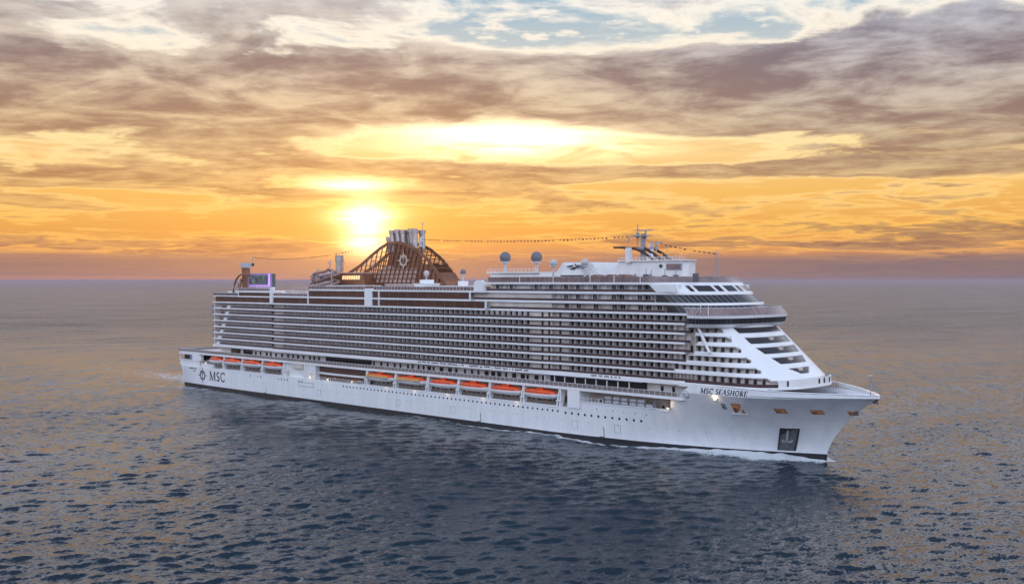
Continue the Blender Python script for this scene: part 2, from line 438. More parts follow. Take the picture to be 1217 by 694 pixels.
# --- promenade wall furniture: dark windows and doors on the promenade
for x0, x1 in ((36,44),(46.5,54),(109,139)):
    p = PB(); p.box(x0, x1, -15.75, -15.55, 16.6, 19.0, DARKG); p.build('promenade_window')
aw = PB(); aw.box(233, 272, -15.9, -15.5, 16.3, 19.2, BLACK)  # black panel paints in the shade of the recess under the canopy
for i in range(9): aw.box(234+i*4.3, 234.25+i*4.3, -19.8, -19.6, 16.1, 18.9, WHITE)
aw.box(232, 273, -19.9, -15.6, 19.15, 19.3, GREYM)
aw.build('promenade_canopy')
xq = 140.0
while xq < 285:
    if not 230 < xq < 274:
        wdt = random.choice((.9, .9, 1.8)); p = PB(); p.box(xq, xq+wdt, -15.75, -15.55, 16.2, 18.3, DARKG); p.build('promenade_door')
    xq += random.uniform(2.6, 4.6)
xq = 56.0
while xq < 106:
    p = PB(); p.box(xq, xq+1.2, -15.75, -15.55, 16.2, 18.2, DARKG); p.build('promenade_door'); xq += random.uniform(3.0, 5.0)
# loungers and tables along the promenade
for k_ in range(46):
    x = 142+k_*3.05+random.uniform(-.5,.5)
    if 230 < x < 274: continue
    p = PB(); y = -18.6
    p.box(x, x+.7, y-.3, y+.3, 16.1, 16.5, SLIDE); p.box(x, x+.12, y-.3, y+.3, 16.5, 17.1, SLIDE)
    p.build('promenade_seat')

# --- the glazed lounge in the gap between the boats
lg = PB()
xs_ = np.linspace(108.5, 140, 12); cv = [(x, -19.2+1.0*((x-124)/16)**2) for x in xs_]
lg.wall(cv, 9.7, cv, 11.9, .4, BROWNG); lg.wall(cv, 12.7, cv, 15.15, .4, BROWNG)
c3 = [(x, y-.5) for x,y in cv]; lg.wall(c3, 11.9, c3, 12.6, 4.0, WHITE)
lg.build('glazed_lounge')
railing([(108.5,-20.35),(141,-20.35)], 9.62, 1.1, step=1.5)
bx = PB(); bx.box(86, 100, -19.6, -15.2, 9.62, 15.1, WHITE2); bx.box(92,99.5,-20.4,-20.2,13.2,15.0,BEIGE)
bx.build('boat_deck_house')
for x in (87, 104.5):
    p = PB(); p.box(x, x+1.6, -19.85 if x<100 else -20.45, -19.55 if x<100 else -20.28, 9.8, 12, BEIGE); p.build('boat_deck_door')
bb = PB(); bb.box(244.5, 249.5, -20.46, -15.2, 9.62, 15.1, WHITE); bb.build('bunker_station')
# boat deck windows between and under the boats
for i in range(50):
    x = 20+i*1.63
    if x > 84: break
    if i % 2: p = PB(); p.box(x, x+.9, -15.35, -15.15, 10.4, 11.8, DARKG); p.build('boat_deck_window')
for i in range(58):
    x = 143+i*2.4
    if x > 281 or 243 < x < 250: continue
    p = PB(); p.box(x, x+random.choice((.8,1.3)), -15.35, -15.15, 10.3, random.choice((11.8,12.4)), DARKG if i % 3 else BROWN); p.build('boat_deck_window')

# ------------------------------------------------------------------ cabin decks
ZD = [20.2, 22.95, 25.7, 28.45, 31.2, 33.95, 36.7, 39.45]
def ysd(x):                                                   # half breadth of the cabin block
    if x < 76.3: return 18.8
    if x < 230: return 20.2
    if x > 241: return 18.9
    t_ = (x-230)/11; t_ = t_*t_*(3-2*t_); return 20.2-1.3*t_
STOP = [291, 284, 288, 291, 292, 291, 290, 290]               # where the open balconies end on each deck
doors_all, parts_all = [], []
for di, Z in enumerate(ZD[:-1]):
    zt = ZD[di+1]-.3; x_end = STOP[di] if di else 313
    s_ = PB()
    for x0, x1 in ((25.5, 76.3), (76.3, None)):
        if x1: P = [(x0,-ysd(x0)), (x1-.02,-ysd(x1-1))]
        else: P = [(76.3,-20.2)]+[(x,-ysd(x)) for x in np.linspace(228,243,10)]+[(288,-18.9)]
        P2 = P+[(x,-y) for x,y in P[::-1]]
        hi = .32; lo = .28 if di else .95
        s_.prism(P2, Z-lo, P2, Z+hi, WHITE)
    deck = s_.build('balcony_deck')
    # smoked glass balustrade standing on the slab edge
    g = PB()
    for x0, x1 in ((30 if di < 2 else 27.5+di, 75.9), (77, 228), (241, min(x_end, 290))):
        y = -ysd((x0+x1)/2)
        g.box(x0, x1, y+.06, y+.12, Z+.32, Z+1.02, RAILG); g.box(x0, x1, y+.02, y+.14, Z+1.02, Z+1.08, GREYM)
    cx_ = [(x,-ysd(x)+.06) for x in np.linspace(228.02,240.98,8)]
    g.wall(cx_, Z+.32, cx_, Z+1.02, .06, RAILG)
    g.build('balustrade', deck)
    # curtained windows in the cabin wall
    wl = PB(); x = 30.0
    while x < x_end-2 and x < 290:
        if not (74 < x < 79 or 227.5 < x < 242):
            yw = -(16.9 if x < 84 else 18.4 if x < 236 else 17.0)
            if 79 <= x < 84.5: x += 2.6; continue
            wl.box(x+1.15, x+2.35, yw-.06, yw+.1, Z+.5, Z+2.25, CURT)
            doors_all.append((x+.15, yw, Z, deck)); parts_all.append((x, yw, Z, deck, ysd(x)))
        x += 2.6
    wl.build('cabin_glazing', deck)
    # recessed curved bay amidships
    for xd in (231.5, 234.5, 238.0):
        doors_all.append((xd, -(18.4 if xd < 235 else 17.0)-.0, Z, deck))
def near(t_): return math.hypot(t_[0]-CX, t_[1]-CY)
doors_all.sort(key=near); parts_all.sort(key=near)
def door_into(mb, x, y, Z): mb.box(x, x+.85, y-.09, y+.05, Z+.34, Z+2.3, DARKG)
def part_into(mb, x, y, Z, s_): mb.box(x-.04, x+.04, -s_+.2, y+.02, Z+.34, Z+2.4, PART)
for x, y, Z, deck in doors_all[:100]:
    m = PB(); door_into(m, x, y, Z); m.build('balcony_door', deck)
far = PB()
for x, y, Z, deck in doors_all[100:]: door_into(far, x, y, Z)
far.build('balcony_door')['kind'] = 'stuff'
for x, y, Z, deck, s_ in parts_all[:100]:
    m = PB(); part_into(m, x, y, Z, s_); m.build('balcony_partition', deck)
far = PB()
for x, y, Z, deck, s_ in parts_all[100:]: part_into(far, x, y, Z, s_)
far.build('balcony_partition')['kind'] = 'stuff'
# fascia dashes (tiny unreadable print in the photograph)
ft = PB()
for x0, x1 in ((172, 196), (199, 228), (253, 264)):
    x = x0
    while x < x1:
        w_ = random.uniform(.25,.6); yy = -ysd(x)-.02; zz0 = 20.0 + (.12 if random.random()<.3 else 0)
        ft.box(x, x+w_, yy-.01, yy+.05, zz0-.25, zz0+.25, INK); x += w_+random.choice((.2,.2,.2,.9))
ft.build('fascia_lettering')

# white corner blocks stepping up the stern corner, aft balconies
for di, Z in enumerate(ZD[:-1]):
    p = PB(); x0 = 28.0+di*1.55
    p.add([(x0,-18.86,Z+.3),(x0+3.4,-18.86,Z+.3),(x0+3.6,-18.86,Z+1.3),(x0+1.4,-18.86,Z+1.3),
           (x0,-17,Z+.3),(x0+3.4,-17,Z+.3),(x0+3.6,-17,Z+1.3),(x0+1.4,-17,Z+1.3)],
          [(0,1,2,3),(7,6,5,4),(0,4,5,1),(1,5,6,2),(2,6,7,3),(3,7,4,0)], WHITE)
    p.build('corner_block')
    p = PB(); p.box(25.9, 26.8, -18.5, -16.9, Z+.3, Z+2.5, BEIGE); p.box(25.6, 25.8, -18.6, 18.6, Z+.32, Z+1.1, RAILG)
    p.build('aft_balcony')
p = PB()
p.tube([(23.5,-17.5,22),(23.5,-17.5,34)], .25, GREYM); p.tube([(22.4,-17.5,35.5),(25,-17.5,35.5)], .5, GREYM); p.tube([(23.3,-17.5,34),(23.0,-17.5,38)], .7, GREYM)
p.build('aft_lift')

# ------------------------------------------------------------------ upper decks
def up(z_): return float(np.interp(z_, [39.45, 42.4, 45.4, 48.3, 50.3], [299.5, 296.2, 292.4, 288.8, 285.8]))
def front(X0, W, L, n=2.6, xs=None, k_=26):
    th = [(1-i/k_)*math.pi/2 for i in range(k_+1)]
    q_ = [(X0-L+L*math.cos(t_)**(2/n) if t_ < math.pi/2-1e-6 else X0-L, -W*math.sin(t_)**(2/n) if t_ > 1e-6 else 0.0) for t_ in th]
    P = ([(xs,-W)] if xs is not None else [])+q_
    return P+[(x,-y) for x,y in P[::-1][1:]]
def deckslab(name, z0, z1, xs, X0a, X0b, W, L=14, m=WHITE, mtop=None, step=None):
    p = PB(); A = front(X0a, W, L, xs=xs); B = front(X0b, W, L, xs=xs); p.prism(A, z0, B, z1, m, mtop); return p.build(name)
# aft: slabs over the cabin block
s_ = PB(); s_.box(25.3, 76.3, -18.9, 18.9, 39.15, 39.75, WHITE); s_.box(76.3, 207, -20.25, 20.25, 39.15, 39.75, WHITE)
s_.box(25.3, 48, -18.7, 18.7, 42.1, 42.5, WHITE); s_.build('sun_deck')
s_ = PB(); s_.box(47, 76.3, -18.9, 18.9, 41.95, 42.5, WHITE); s_.box(47, 76.3, -18.9, 18.9, 44.0, 44.7, WHITE); s_.box(76.3, 104, -20.25, 20.25, 42.1, 42.75, WHITE)
s_.box(104, 200, -20.25, 20.25, 42.1, 42.75, WHITE); s_.box(104, 207, -20.25, 20.25, 45.1, 45.7, WHITE); s_.build('pool_deck')
def glassband(x0, x1, y, z0, z1, step=5.2):
    g = PB(); g.box(x0, x1, y, y+.3, z0, z1, BROWNG); o = g.build('glass_wall')
    n = int((x1-x0)/step)
    f_ = PB()
    for i in range(1, n): x = x0+(x1-x0)*i/n; f_.box(x-.05, x+.05, y-.03, y+.02, z0, z1, BROWN)
    f_.build('window_grid', o); return o
glassband(27.6, 75.9, -18.6, 39.75, 41.95); glassband(47.5, 75.9, -18.6, 42.5, 44.0)
glassband(77.4, 102.7, -19.9, 39.75, 42.1); glassband(103.3, 140.4, -19.9, 39.75, 42.1); glassband(145.3, 148.9, -19.9, 39.75, 42.1); glassband(149.5, 207, -19.9, 39.75, 42.1)
glassband(103.3, 140.4, -19.9, 42.75, 45.1); glassband(145.3, 148.9, -19.9, 42.75, 45.1); glassband(149.5, 199, -19.9, 42.75, 45.1)
s_ = PB(); s_.box(84, 206, -18.4, 18.4, 39.7, 42.15, BROWNG); s_.box(104, 206, -18.2, 18.2, 42.7, 45.2, BROWNG); s_.box(47.6, 76, -17, 17, 42.4, 44.1, BROWNG)
s_.build('interior_block')
# white rounded piers between the sections
def pier(x0, x1, z0, z1, y, r=1.2):
    p = PB(); pts = [(x0,z0),(x1,z0),(x1,z1-r)]+[(x1-r+r*math.cos(a_),z1-r+r*math.sin(a_)) for a_ in np.linspace(.2,math.pi/2,5)]+[(x0+r-r*math.sin(a_),z1-r+r*math.cos(a_)) for a_ in np.linspace(0,math.pi/2,5)]
    p.plate(pts, y, 1.2, WHITE); return p.build('pier')
pier(74.9, 77.3, 39.5, 46.4, -20.32, .8); pier(140.6, 145.2, 39.4, 46.2, -20.34, .8); pier(201.5, 206.4, 45.3, 49.3, -20.34, 1.8)
for x, z0, z1 in ((103,39.6,45.3),(149.2,39.6,45.3),(199.4,42.6,45.3),(207.2,39.6,42.3)):
    p = PB(); p.box(x-.3, x+.3, -20.3, -19.8, z0, z1, WHITE); p.build('pillar')
# suites: three tall rows under the forward top deck
def suites(z0, z1, xa, xb, prs):
    s2 = PB(); s2.box(xa, xb, -16.9, -16.3, z0+.3, z1-.2, WHITE2); o = s2.build('suite_wall')
    for x in prs:
        if xa+1 < x < xb-2:
            d_ = PB(); d_.box(x, x+.75, -17.0, -16.8, z0+.4, z0+2.35, DARKG); d_.build('suite_door', o)
            d_ = PB(); d_.box(x+.95, x+1.7, -17.0, -16.8, z0+.4, z0+2.35, DARKG); d_.build('suite_door', o)
            d_ = PB(); d_.box(x-2.0, x-.5, -16.98, -16.8, z0+.6, z0+2.2, CURT); d_.build('suite_window', o)
            d_ = PB(); d_.box(x+3.0, x+3.08, -18.5, -16.9, z0+.3, z1-.3, PART); d_.build('suite_partition', o)
    g = PB(); g.box(xa, xb, -18.84, -18.78, z0+.3, z0+1.05, RAILG); g.box(xa, xb, -18.88, -18.74, z0+1.05, z0+1.11, GREYM); g.build('balustrade', o)
    return o
PX = [202, 209, 215.5, 227, 233.5, 240, 245, 252, 259.5, 262.8, 269.5, 272.6, 276.5]
suites(39.45, 42.4, 208, 281.2, [x+.4 for x in PX]); suites(42.4, 45.4, 200, 277.3, PX); suites(45.4, 48.3, 206.5, 285, PX)
# slabs of the forward block run round the raked front
deckslab('balcony_deck', 39.15, 39.8, 207, 299.8, 299.6, 18.95)
deckslab('balcony_deck', 42.05, 42.75, 200, 296.5, 296.2, 18.95)
deckslab('balcony_deck', 45.05, 45.75, 200, 292.7, 292.4, 18.95)
td = deckslab('top_deck', 47.95, 48.6, 206, 289.2, 288.8, 19.0, mtop=TEAK)
# dark glass rows round the front
def cut(P, xmin): return [p for p in P if p[0] >= xmin]
def glassring(z0, z1, xs, X0a, X0b, W=18.6, m=DARKG, name='wraparound_glazing', posts=True, slant=1.0):
    A = front(X0a, W, 14, xs=xs); B = front(X0b, W, 14, xs=xs)
    p = PB(); p.wall(A, z0, B, z1, .25, m); o = p.build(name)
    if posts:
        f_ = PB()
        for i in range(2, len(A)-2, 2):
            (xa,ya),(xb,yb) = A[i], B[i]; n_ = math.hypot(xa-(X0a-14), ya); ox, oy = (xa-(X0a-14))/n_*.05, ya/n_*.05
            f_.tube([(xa+ox,ya+oy,z0),(xb+ox,yb+oy,z1)], .06, GREYM, 4)
        f_.build('window_grid', o)
    return o
glassring(42.75, 45.05, 277.6, 295.9, 292.8)
glassring(39.8, 42.05, 281.5, 299.2, 296.6)
# white band with raked windows under the top deck
p = PB(); A = front(292.1, 18.75, 14, xs=285); B = front(289.4, 18.75, 14, xs=285); p.wall(A, 45.75, B, 47.95, .4, WHITE); ob = p.build('raked_wall')
def on_front(X0, W, L, s_):                                   # point on the outline by distance from x = 274 along starboard
    P = front(X0, W, L, xs=274.0, k_=80); acc = 0
    for (x0,y0),(x1,y1) in zip(P[:-1], P[1:]):
        dl = math.hypot(x1-x0, y1-y0)
        if acc+dl >= s_: f_ = (s_-acc)/dl; nx, ny = (y1-y0)/dl, -(x1-x0)/dl; return x0+(x1-x0)*f_+nx*.05, y0+(y1-y0)*f_+ny*.05
        acc += dl
    return P[-1]
for sa, sb_ in ((14.6,15.8),(16.9,22.9),(24.2,26.6),(28.4,33.4),(34.8,37.2),(38.6,43.4),(45,49),(51,57),(59,64)):
    g = PB(); vs = []; n = 6
    for i in range(n+1):
        s1 = sa+(sb_-sa)*i/n
        for zz1 in (46.05, 46.6, 47.15, 47.7):
            f0 = (zz1-45.75)/2.2; xa, ya = on_front(292.1-2.7*f0, 18.75, 14, s1-2.2*(zz1-46.05)/1.65); vs.append((xa+.06,ya-.06,zz1))
    g.add(vs, [(4*i+j,4*i+4+j,4*i+5+j,4*i+1+j) for i in range(n) for j in range(3)], DARKG); g.build('raked_window', ob)
# windscreen round the top deck
A = front(288.6, 18.8, 14, xs=207); B = front(286.4, 18.8, 14, xs=207)
p = PB(); p.wall(A, 48.6, B, 50.25, .08, SCREENG); ws = p.build('windscreen')
A2 = [(x,y) for x,y in A]; f_ = PB()
for x in np.arange(208, 274, 2.1): f_.box(x-.04, x+.04, -18.9, -18.8, 48.6, 50.3, STEEL)
for x in (222, 237, 252.5, 262, 272): f_.box(x-.12, x+.12, -18.95, -18.78, 48.6, 50.6, WHITE)
for i in range(1, len(A)-1): f_.tube([(A[i][0],A[i][1],48.6),(B[i][0],B[i][1],50.3)], .06, STEEL, 4)
for i in range(len(B)-1): f_.tube([(*B[i],50.28),(*B[i+1],50.28)], .06, STEEL, 4)
f_.build('windscreen_frame', ws)
# ------------------------------------------------------------------ front shell with its slots
NX = 2.6; WS = 18.8; LS = 14
def X0s(z_): return 318.5-1.14*(z_-20.5)
def outl(z_, n=150):
    P = []
    for i in range(n+1):
        t_ = (1-i/n)*math.pi/2
        P.append((X0s(z_)-LS+LS*max(math.cos(t_),0)**(2/NX), -WS*max(math.sin(t_),0)**(2/NX)))
    return P
def path(z_, ds=.35):
    P = [(283.0,-WS)]+outl(z_); P = P+[(x,-y) for x,y in P[::-1][1:]]
    X = np.array([p_[0] for p_ in P]); Y = np.array([p_[1] for p_ in P]); s_ = np.concatenate([[0], np.cumsum(np.hypot(np.diff(X), np.diff(Y)))])
    return X, Y, s_
def grid_shell():
    zs = np.arange(22.0, 36.3, .16); nu = 300
    rows = []
    for z_ in zs:
        X, Y, s_ = path(z_); t_ = np.linspace(0, s_[-1], nu); rows.append((np.interp(t_, s_, X), np.interp(t_, s_, Y)))
    ylim = lambda z_: float(np.interp(z_, [23, 24.8, 26, 27.8, 30.5, 36], [1.5, 5.6, 7.0, 8.6, 10.6, 11.7]))
    wins = [(34.35,35.9),(31.45,33.15),(28.8,30.45),(26.05,27.75),(23.3,24.9)]
    slots = [(ZD[i]+.78, ZD[i]+2.3, STOP[i]) for i in range(1, 6)]+[(34.5, 35.7, 291)]
    vs = [(rows[i][0][j], rows[i][1][j], zs[i]) for i in range(len(zs)) for j in range(nu)]
    fs = []
    for i in range(len(zs)-1):
        for j in range(nu-1):
            z_ = (zs[i]+zs[i+1])/2; x = (rows[i][0][j]+rows[i+1][0][j])/2; y = (rows[i][1][j]+rows[i+1][1][j])/2
            hole = False
            for z0, z1 in wins:
                if z0 < z_ < z1 and abs(y) < ylim(z_): hole = True
            for z0, z1, xs in slots:
                if z0 < z_ < z1:
                    r_ = min(z_-z0, z1-z_); e_ = max(0, .75-r_)
                    if abs(y) > 14.7+e_*.9 and x > xs-9: hole = True
            for di in range(1, 6):                            # open balconies aft of the white bulwark
                if ZD[di]-.4 < z_ < ZD[di+1]-.4 and x < STOP[di]+.6*(z_-ZD[di]): hole = True
            if z_ > 33.55 and x < 291.5: hole = True
            if z_ < 22.6 and abs(y) > 14.7: hole = True
            if not hole: fs.append((i*nu+j, i*nu+j+1, (i+1)*nu+j+1, (i+1)*nu+j))
    p = PB(); p.add(vs, fs, WHITE); o = p.build('raked_front', smooth=True)
    m = o.modifiers.new('t', 'SOLIDIFY'); m.thickness = .9; m.offset = -1
    return o
rf = grid_shell()
# behind the slots: dark glazing (centre) and cabin walls (sides)
def inset(z_, off):
    X, Y, s_ = path(z_); P = [(283.0, -WS+off)]+[(x-off*1.02, y*(1-off/WS)) for x,y in outl(z_, 30)]
    return P+[(x,-y) for x,y in P[::-1][1:]]
p = PB(); p.prism(inset(20.3,1.3), 20.3, inset(36.2,1.3), 36.2, BEIGE); p.build('front_cabin_wall')
cg = PB()
for z0, z1 in [(34.3,36.0),(31.35,33.25),(28.7,30.55),(25.95,27.85),(23.2,25.0)]:
    def seg(z_): 
        yl = float(np.interp(z_, [23, 24.8, 26, 27.8, 30.5, 36], [4, 6.6, 8.0, 9.6, 11.6, 12.7]))
        P = outl(z_, 60); P = P+[(x,-y) for x,y in P[::-1][1:]]
        ya = np.linspace(-yl, yl, 24); X = np.array([q_[0] for q_ in P]); Y = np.array([q_[1] for q_ in P])
        return [(float(np.interp(y, Y, X))-.35, y) for y in ya]
    A, B = seg(z0), seg(z1); cg.wall(A, z0, B, z1, .3, DARKG)
cgo = cg.build('panorama_window')
for z0 in (31.4, 28.7, 26.0, 23.2):
    cm = PB(); cm.box(X0s(z0+1)-1.7, X0s(z0+1)-.1, -1.0, 1.0, z0+.7, z0+1.5, BEIGE); cm.build('window_balcony', cgo)
# cabin doors and partitions behind the side slots of the front
for di in range(0, 6):
    Z = ZD[di]; zc = Z+1.3; X, Y, s_ = path(zc)
    Xi = X-1.3; Yi = Y*(1-1.3/WS)
    t_ = 1.0
    while True:
        x = float(np.interp(t_, s_, X)); y = float(np.interp(t_, s_, Y))
        if y > -14.9: break
        x2 = float(np.interp(t_+.2, s_, X)); y2 = float(np.interp(t_+.2, s_, Y))
        tx, ty = x2-x, y2-y; L_ = math.hypot(tx, ty); tx /= L_; ty /= L_; nx, ny = -ty, tx   # inward normal
        if x > STOP[di]-2 or di == 0:
            m = PB(); q0 = (x+nx*1.15, y+ny*1.15)
            for wd, mm, off in ((.85, DARKG, 0.0),):
                a_ = (q0[0], q0[1]); b_ = (q0[0]+tx*wd, q0[1]+ty*wd)
                m.add([(a_[0],a_[1],Z+.4),(b_[0],b_[1],Z+.4),(b_[0],b_[1],Z+2.35),(a_[0],a_[1],Z+2.35),
                       (a_[0]+nx*.2,a_[1]+ny*.2,Z+.4),(b_[0]+nx*.2,b_[1]+ny*.2,Z+.4),(b_[0]+nx*.2,b_[1]+ny*.2,Z+2.35),(a_[0]+nx*.2,a_[1]+ny*.2,Z+2.35)],
                      [(0,1,2,3),(7,6,5,4),(0,3,7,4),(1,5,6,2),(3,2,6,7),(0,4,5,1)], mm)
            m.build('cabin_door', rf)
            m = PB(); a_ = (x+nx*.25-tx*.2, y+ny*.25-ty*.2); b_ = (x+nx*1.4-tx*.2, y+ny*1.4-ty*.2)
            m.add([(a_[0],a_[1],Z+.35),(b_[0],b_[1],Z+.35),(b_[0],b_[1],Z+2.4),(a_[0],a_[1],Z+2.4),
                   (a_[0]+tx*.08,a_[1]+ty*.08,Z+.35),(b_[0]+tx*.08,b_[1]+ty*.08,Z+.35),(b_[0]+tx*.08,b_[1]+ty*.08,Z+2.4),(a_[0]+tx*.08,a_[1]+ty*.08,Z+2.4)],
                  [(3,2,1,0),(4,5,6,7),(0,4,7,3),(1,2,6,5),(3,7,6,2),(0,1,5,4)], PART)
            m.build('cabin_partition', rf)
        t_ += 2.6
# lowest row: white slab skirt and dark glass balustrade
def ringseg(z_, yl, off=0.0):
    P = [(284.0,-WS)]+outl(z_, 80); return [(x,y-off*0) for x,y in P if y <= -yl]
p = PB(); P0 = ringseg(20.4, 14.0); p.wall(P0, 20.15, P0, 21.1, .1, RAILG); p.build('balustrade')
full = [(284.0,-WS)]+outl(20.4, 80); full = full+[(x,-y) for x,y in full[::-1][1:]]
p = PB(); p.prism([(x+.15 if x > 290 else x, y*1.01) for x,y in full], 19.6, [(x+.1 if x > 290 else x, y*1.005) for x,y in full], 20.15, WHITE); p.build('front_base')
p = PB(); full2 = [q_ for q_ in full if abs(q_[1]) < 14.4]; p.wall(full2, 20.15, full2, 22.1, .4, WHITE2); fb = p.build('front_base_wall')
for y in (-11.5, 2, 5, 9):
    x = float(np.interp(y, [q_[1] for q_ in full2], [q_[0] for q_ in full2])); g = PB(); g.box(x-.3, x+.06, y-.45, y+.45, 20.5, 21.9, DARKG); g.build('door', fb)
# brace running down beside the bridge
p = PB(); p.tube([(292.6,-19.0,36.2),(296.6,-19.0,28.9)], .42, WHITE, 6); p.build('bridge_brace')

# sloping ledge from hull to cabin block near the bow
p = PB(); xs_ = np.linspace(287, 315, 30)
vs = []
for x in xs_:
    yy = min(half(x, 20), 20.5); vs += [(x, -yy+.05, 20.05), (x, -min(yy-1.2, 18.2), 20.0), (x, -min(yy-1.2,18.2), 19.2), (x, -yy+.05, 19.2)]
fs = []
for i in range(29):
    a_ = i*4
    for u, v in ((0,1),(1,2),(2,3),(3,0)): fs.append((a_+u, a_+4+u, a_+4+v, a_+v))
p.add(vs, fs, WHITE); p.build('side_ledge')

# ------------------------------------------------------------------ bridge
def bfront(X0, W, L=11, xs=290.5): return front(X0, W, L, n=3.0, xs=xs)
p = PB(); A = bfront(300.4, 20.4); B = bfront(301.6, 21.0); p.prism(A, 35.9, B, 36.9, WHITE)
br = p.build('bridge')
p = PB(); p.prism(bfront(301.3,20.7), 36.9, bfront(301.8,20.9), 38.5, DARKG); gl = p.build('bridge_window', br)
f_ = PB(); A = bfront(301.35,20.75); B = bfront(301.85,20.95)
for i in range(1, len(A)-1): f_.tube([(A[i][0],A[i][1],36.9),(B[i][0],B[i][1],38.5)], .05, GREYD, 4)
for x in np.arange(291, 294, 1.1): f_.box(x, x+.12, -21.0, -20.85, 36.9, 38.5, GREYD)
f_.build('window_grid', gl)
p = PB(); p.prism(bfront(302.0,21.2), 38.5, bfront(302.2,21.3), 39.3, WHITE, TEAK); p.build('bridge_roof', br)
p = PB(); A = bfront(301.9,21.1); B = bfront(300.2,20.5); p.wall(A, 39.3, B, 41.4, .07, SCREENG); sg = p.build('bridge_windscreen', br)
f_ = PB()
for i in range(len(A)-1):
    f_.tube([(*B[i],41.42),(*B[i+1],41.42)], .07, WHITE, 4); f_.tube([(A[i][0],A[i][1],39.3),(B[i][0],B[i][1],41.4)], .05, STEEL, 4)
for x in (291, 292, 293): f_.tube([(x,-21.15,39.3),(x+1.2,-20.55,41.4)], .05, WHITE, 4)
f_.build('windscreen_frame', sg)
p = PB()
for x in (294.5, 297): p.box(x, x+.12, -20.4, -20.2, 39.3, 42.3, WHITE)
p.box(294.5, 297.1, -20.4, -20.2, 42.2, 42.35, WHITE); p.build('deck_gate', br)

# ------------------------------------------------------------------ bow: bulwark inner ribs, deck gear, jackstaff
p = PB(); xs_ = np.linspace(312, 336.6, 40)
for i in range(len(xs_)-1):
    x = xs_[i]; y = half(x, 19); y1 = half(xs_[i+1], 19)
    if y < 1.0: break
    zc = 17.5+2.5*float(np.interp(x, [303,337], [1,.45])); zc1 = 17.5+2.5*float(np.interp(xs_[i+1], [303,337], [1,.45]))
    p.add([(x,y-.4,16.1),(xs_[i+1],max(y1-.4,.2),16.1),(xs_[i+1],max(y1-.4,.2),zc1),(x,y-.4,zc)], [(3,2,1,0)], RIB)
    p.add([(x,y-.4,16.1),(x,y-1.0,16.1),(x,y-.42,zc),(x+.12,y-.4,16.1),(x+.12,y-1.0,16.1),(x+.12,y-.42,zc)], [(0,1,2),(5,4,3),(1,4,5,2)], WHITE2)
p.build('bulwark_inner')
# raised cap rail round the bow
p = PB(); xs_ = list(np.linspace(300, 337.1, 50))
for sgn in (-1, 1): p.tube([(x, sgn*max(half(min(x,337.3),19.8),.05), 17.5+2.62*float(np.interp(x, [303,337], [1,.45]))) for x in xs_], .16, WHITE, 6)
p.build('bow_cap_rail')
p = PB(); p.tube([(334.8,0,16),(334.8,0,24.2)], .12, GREYM, 6); p.box(334.5,335.1,-.5,.5,22.6,22.8,GREYM); p.box(334.4,335.2,-.4,.4,23.6,24.0,RADW); p.build('jackstaff')
for x, y in ((322,-5),(322,5),(326,-3),(326,3)):
    p = PB(); p.lathe(x, y, [(.9,16.1),(.9,16.5),(.5,16.7),(.5,17.6),(.8,17.8),(.8,18.0)], GREYM, 12); p.build('mooring_winch')

# ------------------------------------------------------------------ hull openings and marks (all sit on the plating)
def on_hull(mb, pts, m, lift=.05, sub=1):                     # polygon outline (x,z) laid on the starboard plating
    n = len(pts); vs = [(x, -half(x, z_)-lift, z_) for x,z_ in pts]+[(x, -half(x, z_)+.02, z_) for x,z_ in pts]
    mb.add(vs, [tuple(range(n))]+[(i,n+i,n+(i+1)%n,(i+1)%n) for i in range(n)], m)
def hquad(mb, x0, x1, z0, z1, m, lift=.05, sk=0.0):
    on_hull(mb, [(x0,z0),(x1,z0),(x1+sk,z1),(x0+sk,z1)], m, lift)
def hole(x, z_, r, m=DARKG, name='porthole'):
    p = PB(); on_hull(p, [(x+r*math.cos(a_), z_+r*math.sin(a_)) for a_ in np.linspace(0, 2*math.pi, 9)[:-1]], m, .04)
    return p.build(name, hull)
for i in range(53): hole(127.5+i*2.17, 8.15, .36)
for i in range(12): hole(243.5+i*2.58, 7.85-.02*i, .40)
for x in (60,66,68.2,82,84.2,86.4,88.6,97,99.2): hole(x, 8.1, .36)
for x in (256,262,266,270,274): hole(x, 10.0-.02*(x-256), .18)
for i in range(24):
    x = random.uniform(120, 300); 
    if i % 2: x = 150+i*5.4
    hole(x, 5.6, .13, GREYD, 'discharge_port')
for x in (40,42,44,70,72,74,112,115,118,121,124): hole(x, 5.4, .13, GREYD, 'discharge_port')
# shell doors: thin dark outlines
def frame_on_hull(x0, x1, z0, z1, name='shell_door', t_=.14, sides=True):
    p = PB(); hquad(p, x0, x1, z1-t_, z1, GREYD, .03); hquad(p, x0, x1, z0, z0+t_, GREYD, .03)
    if sides: hquad(p, x0, x0+t_, z0, z1, GREYD, .035); hquad(p, x1-t_, x1, z0, z1, GREYD, .035)
    return p.build(name, hull)
frame_on_hull(97, 107.5, 6.2, 7.9)
for x in (72.5, 205, 258): 
    p = PB(); hquad(p, x, x+.22, 1.5, 4.6, INK, .03); hquad(p, x-1.6, x, 1.5, 1.72, INK, .034); p.build('draught_mark', hull)
for x in (110, 160, 190, 246, 262):
    frame_on_hull(x, x+2.2, 3.2, 5.6, t_=.06)
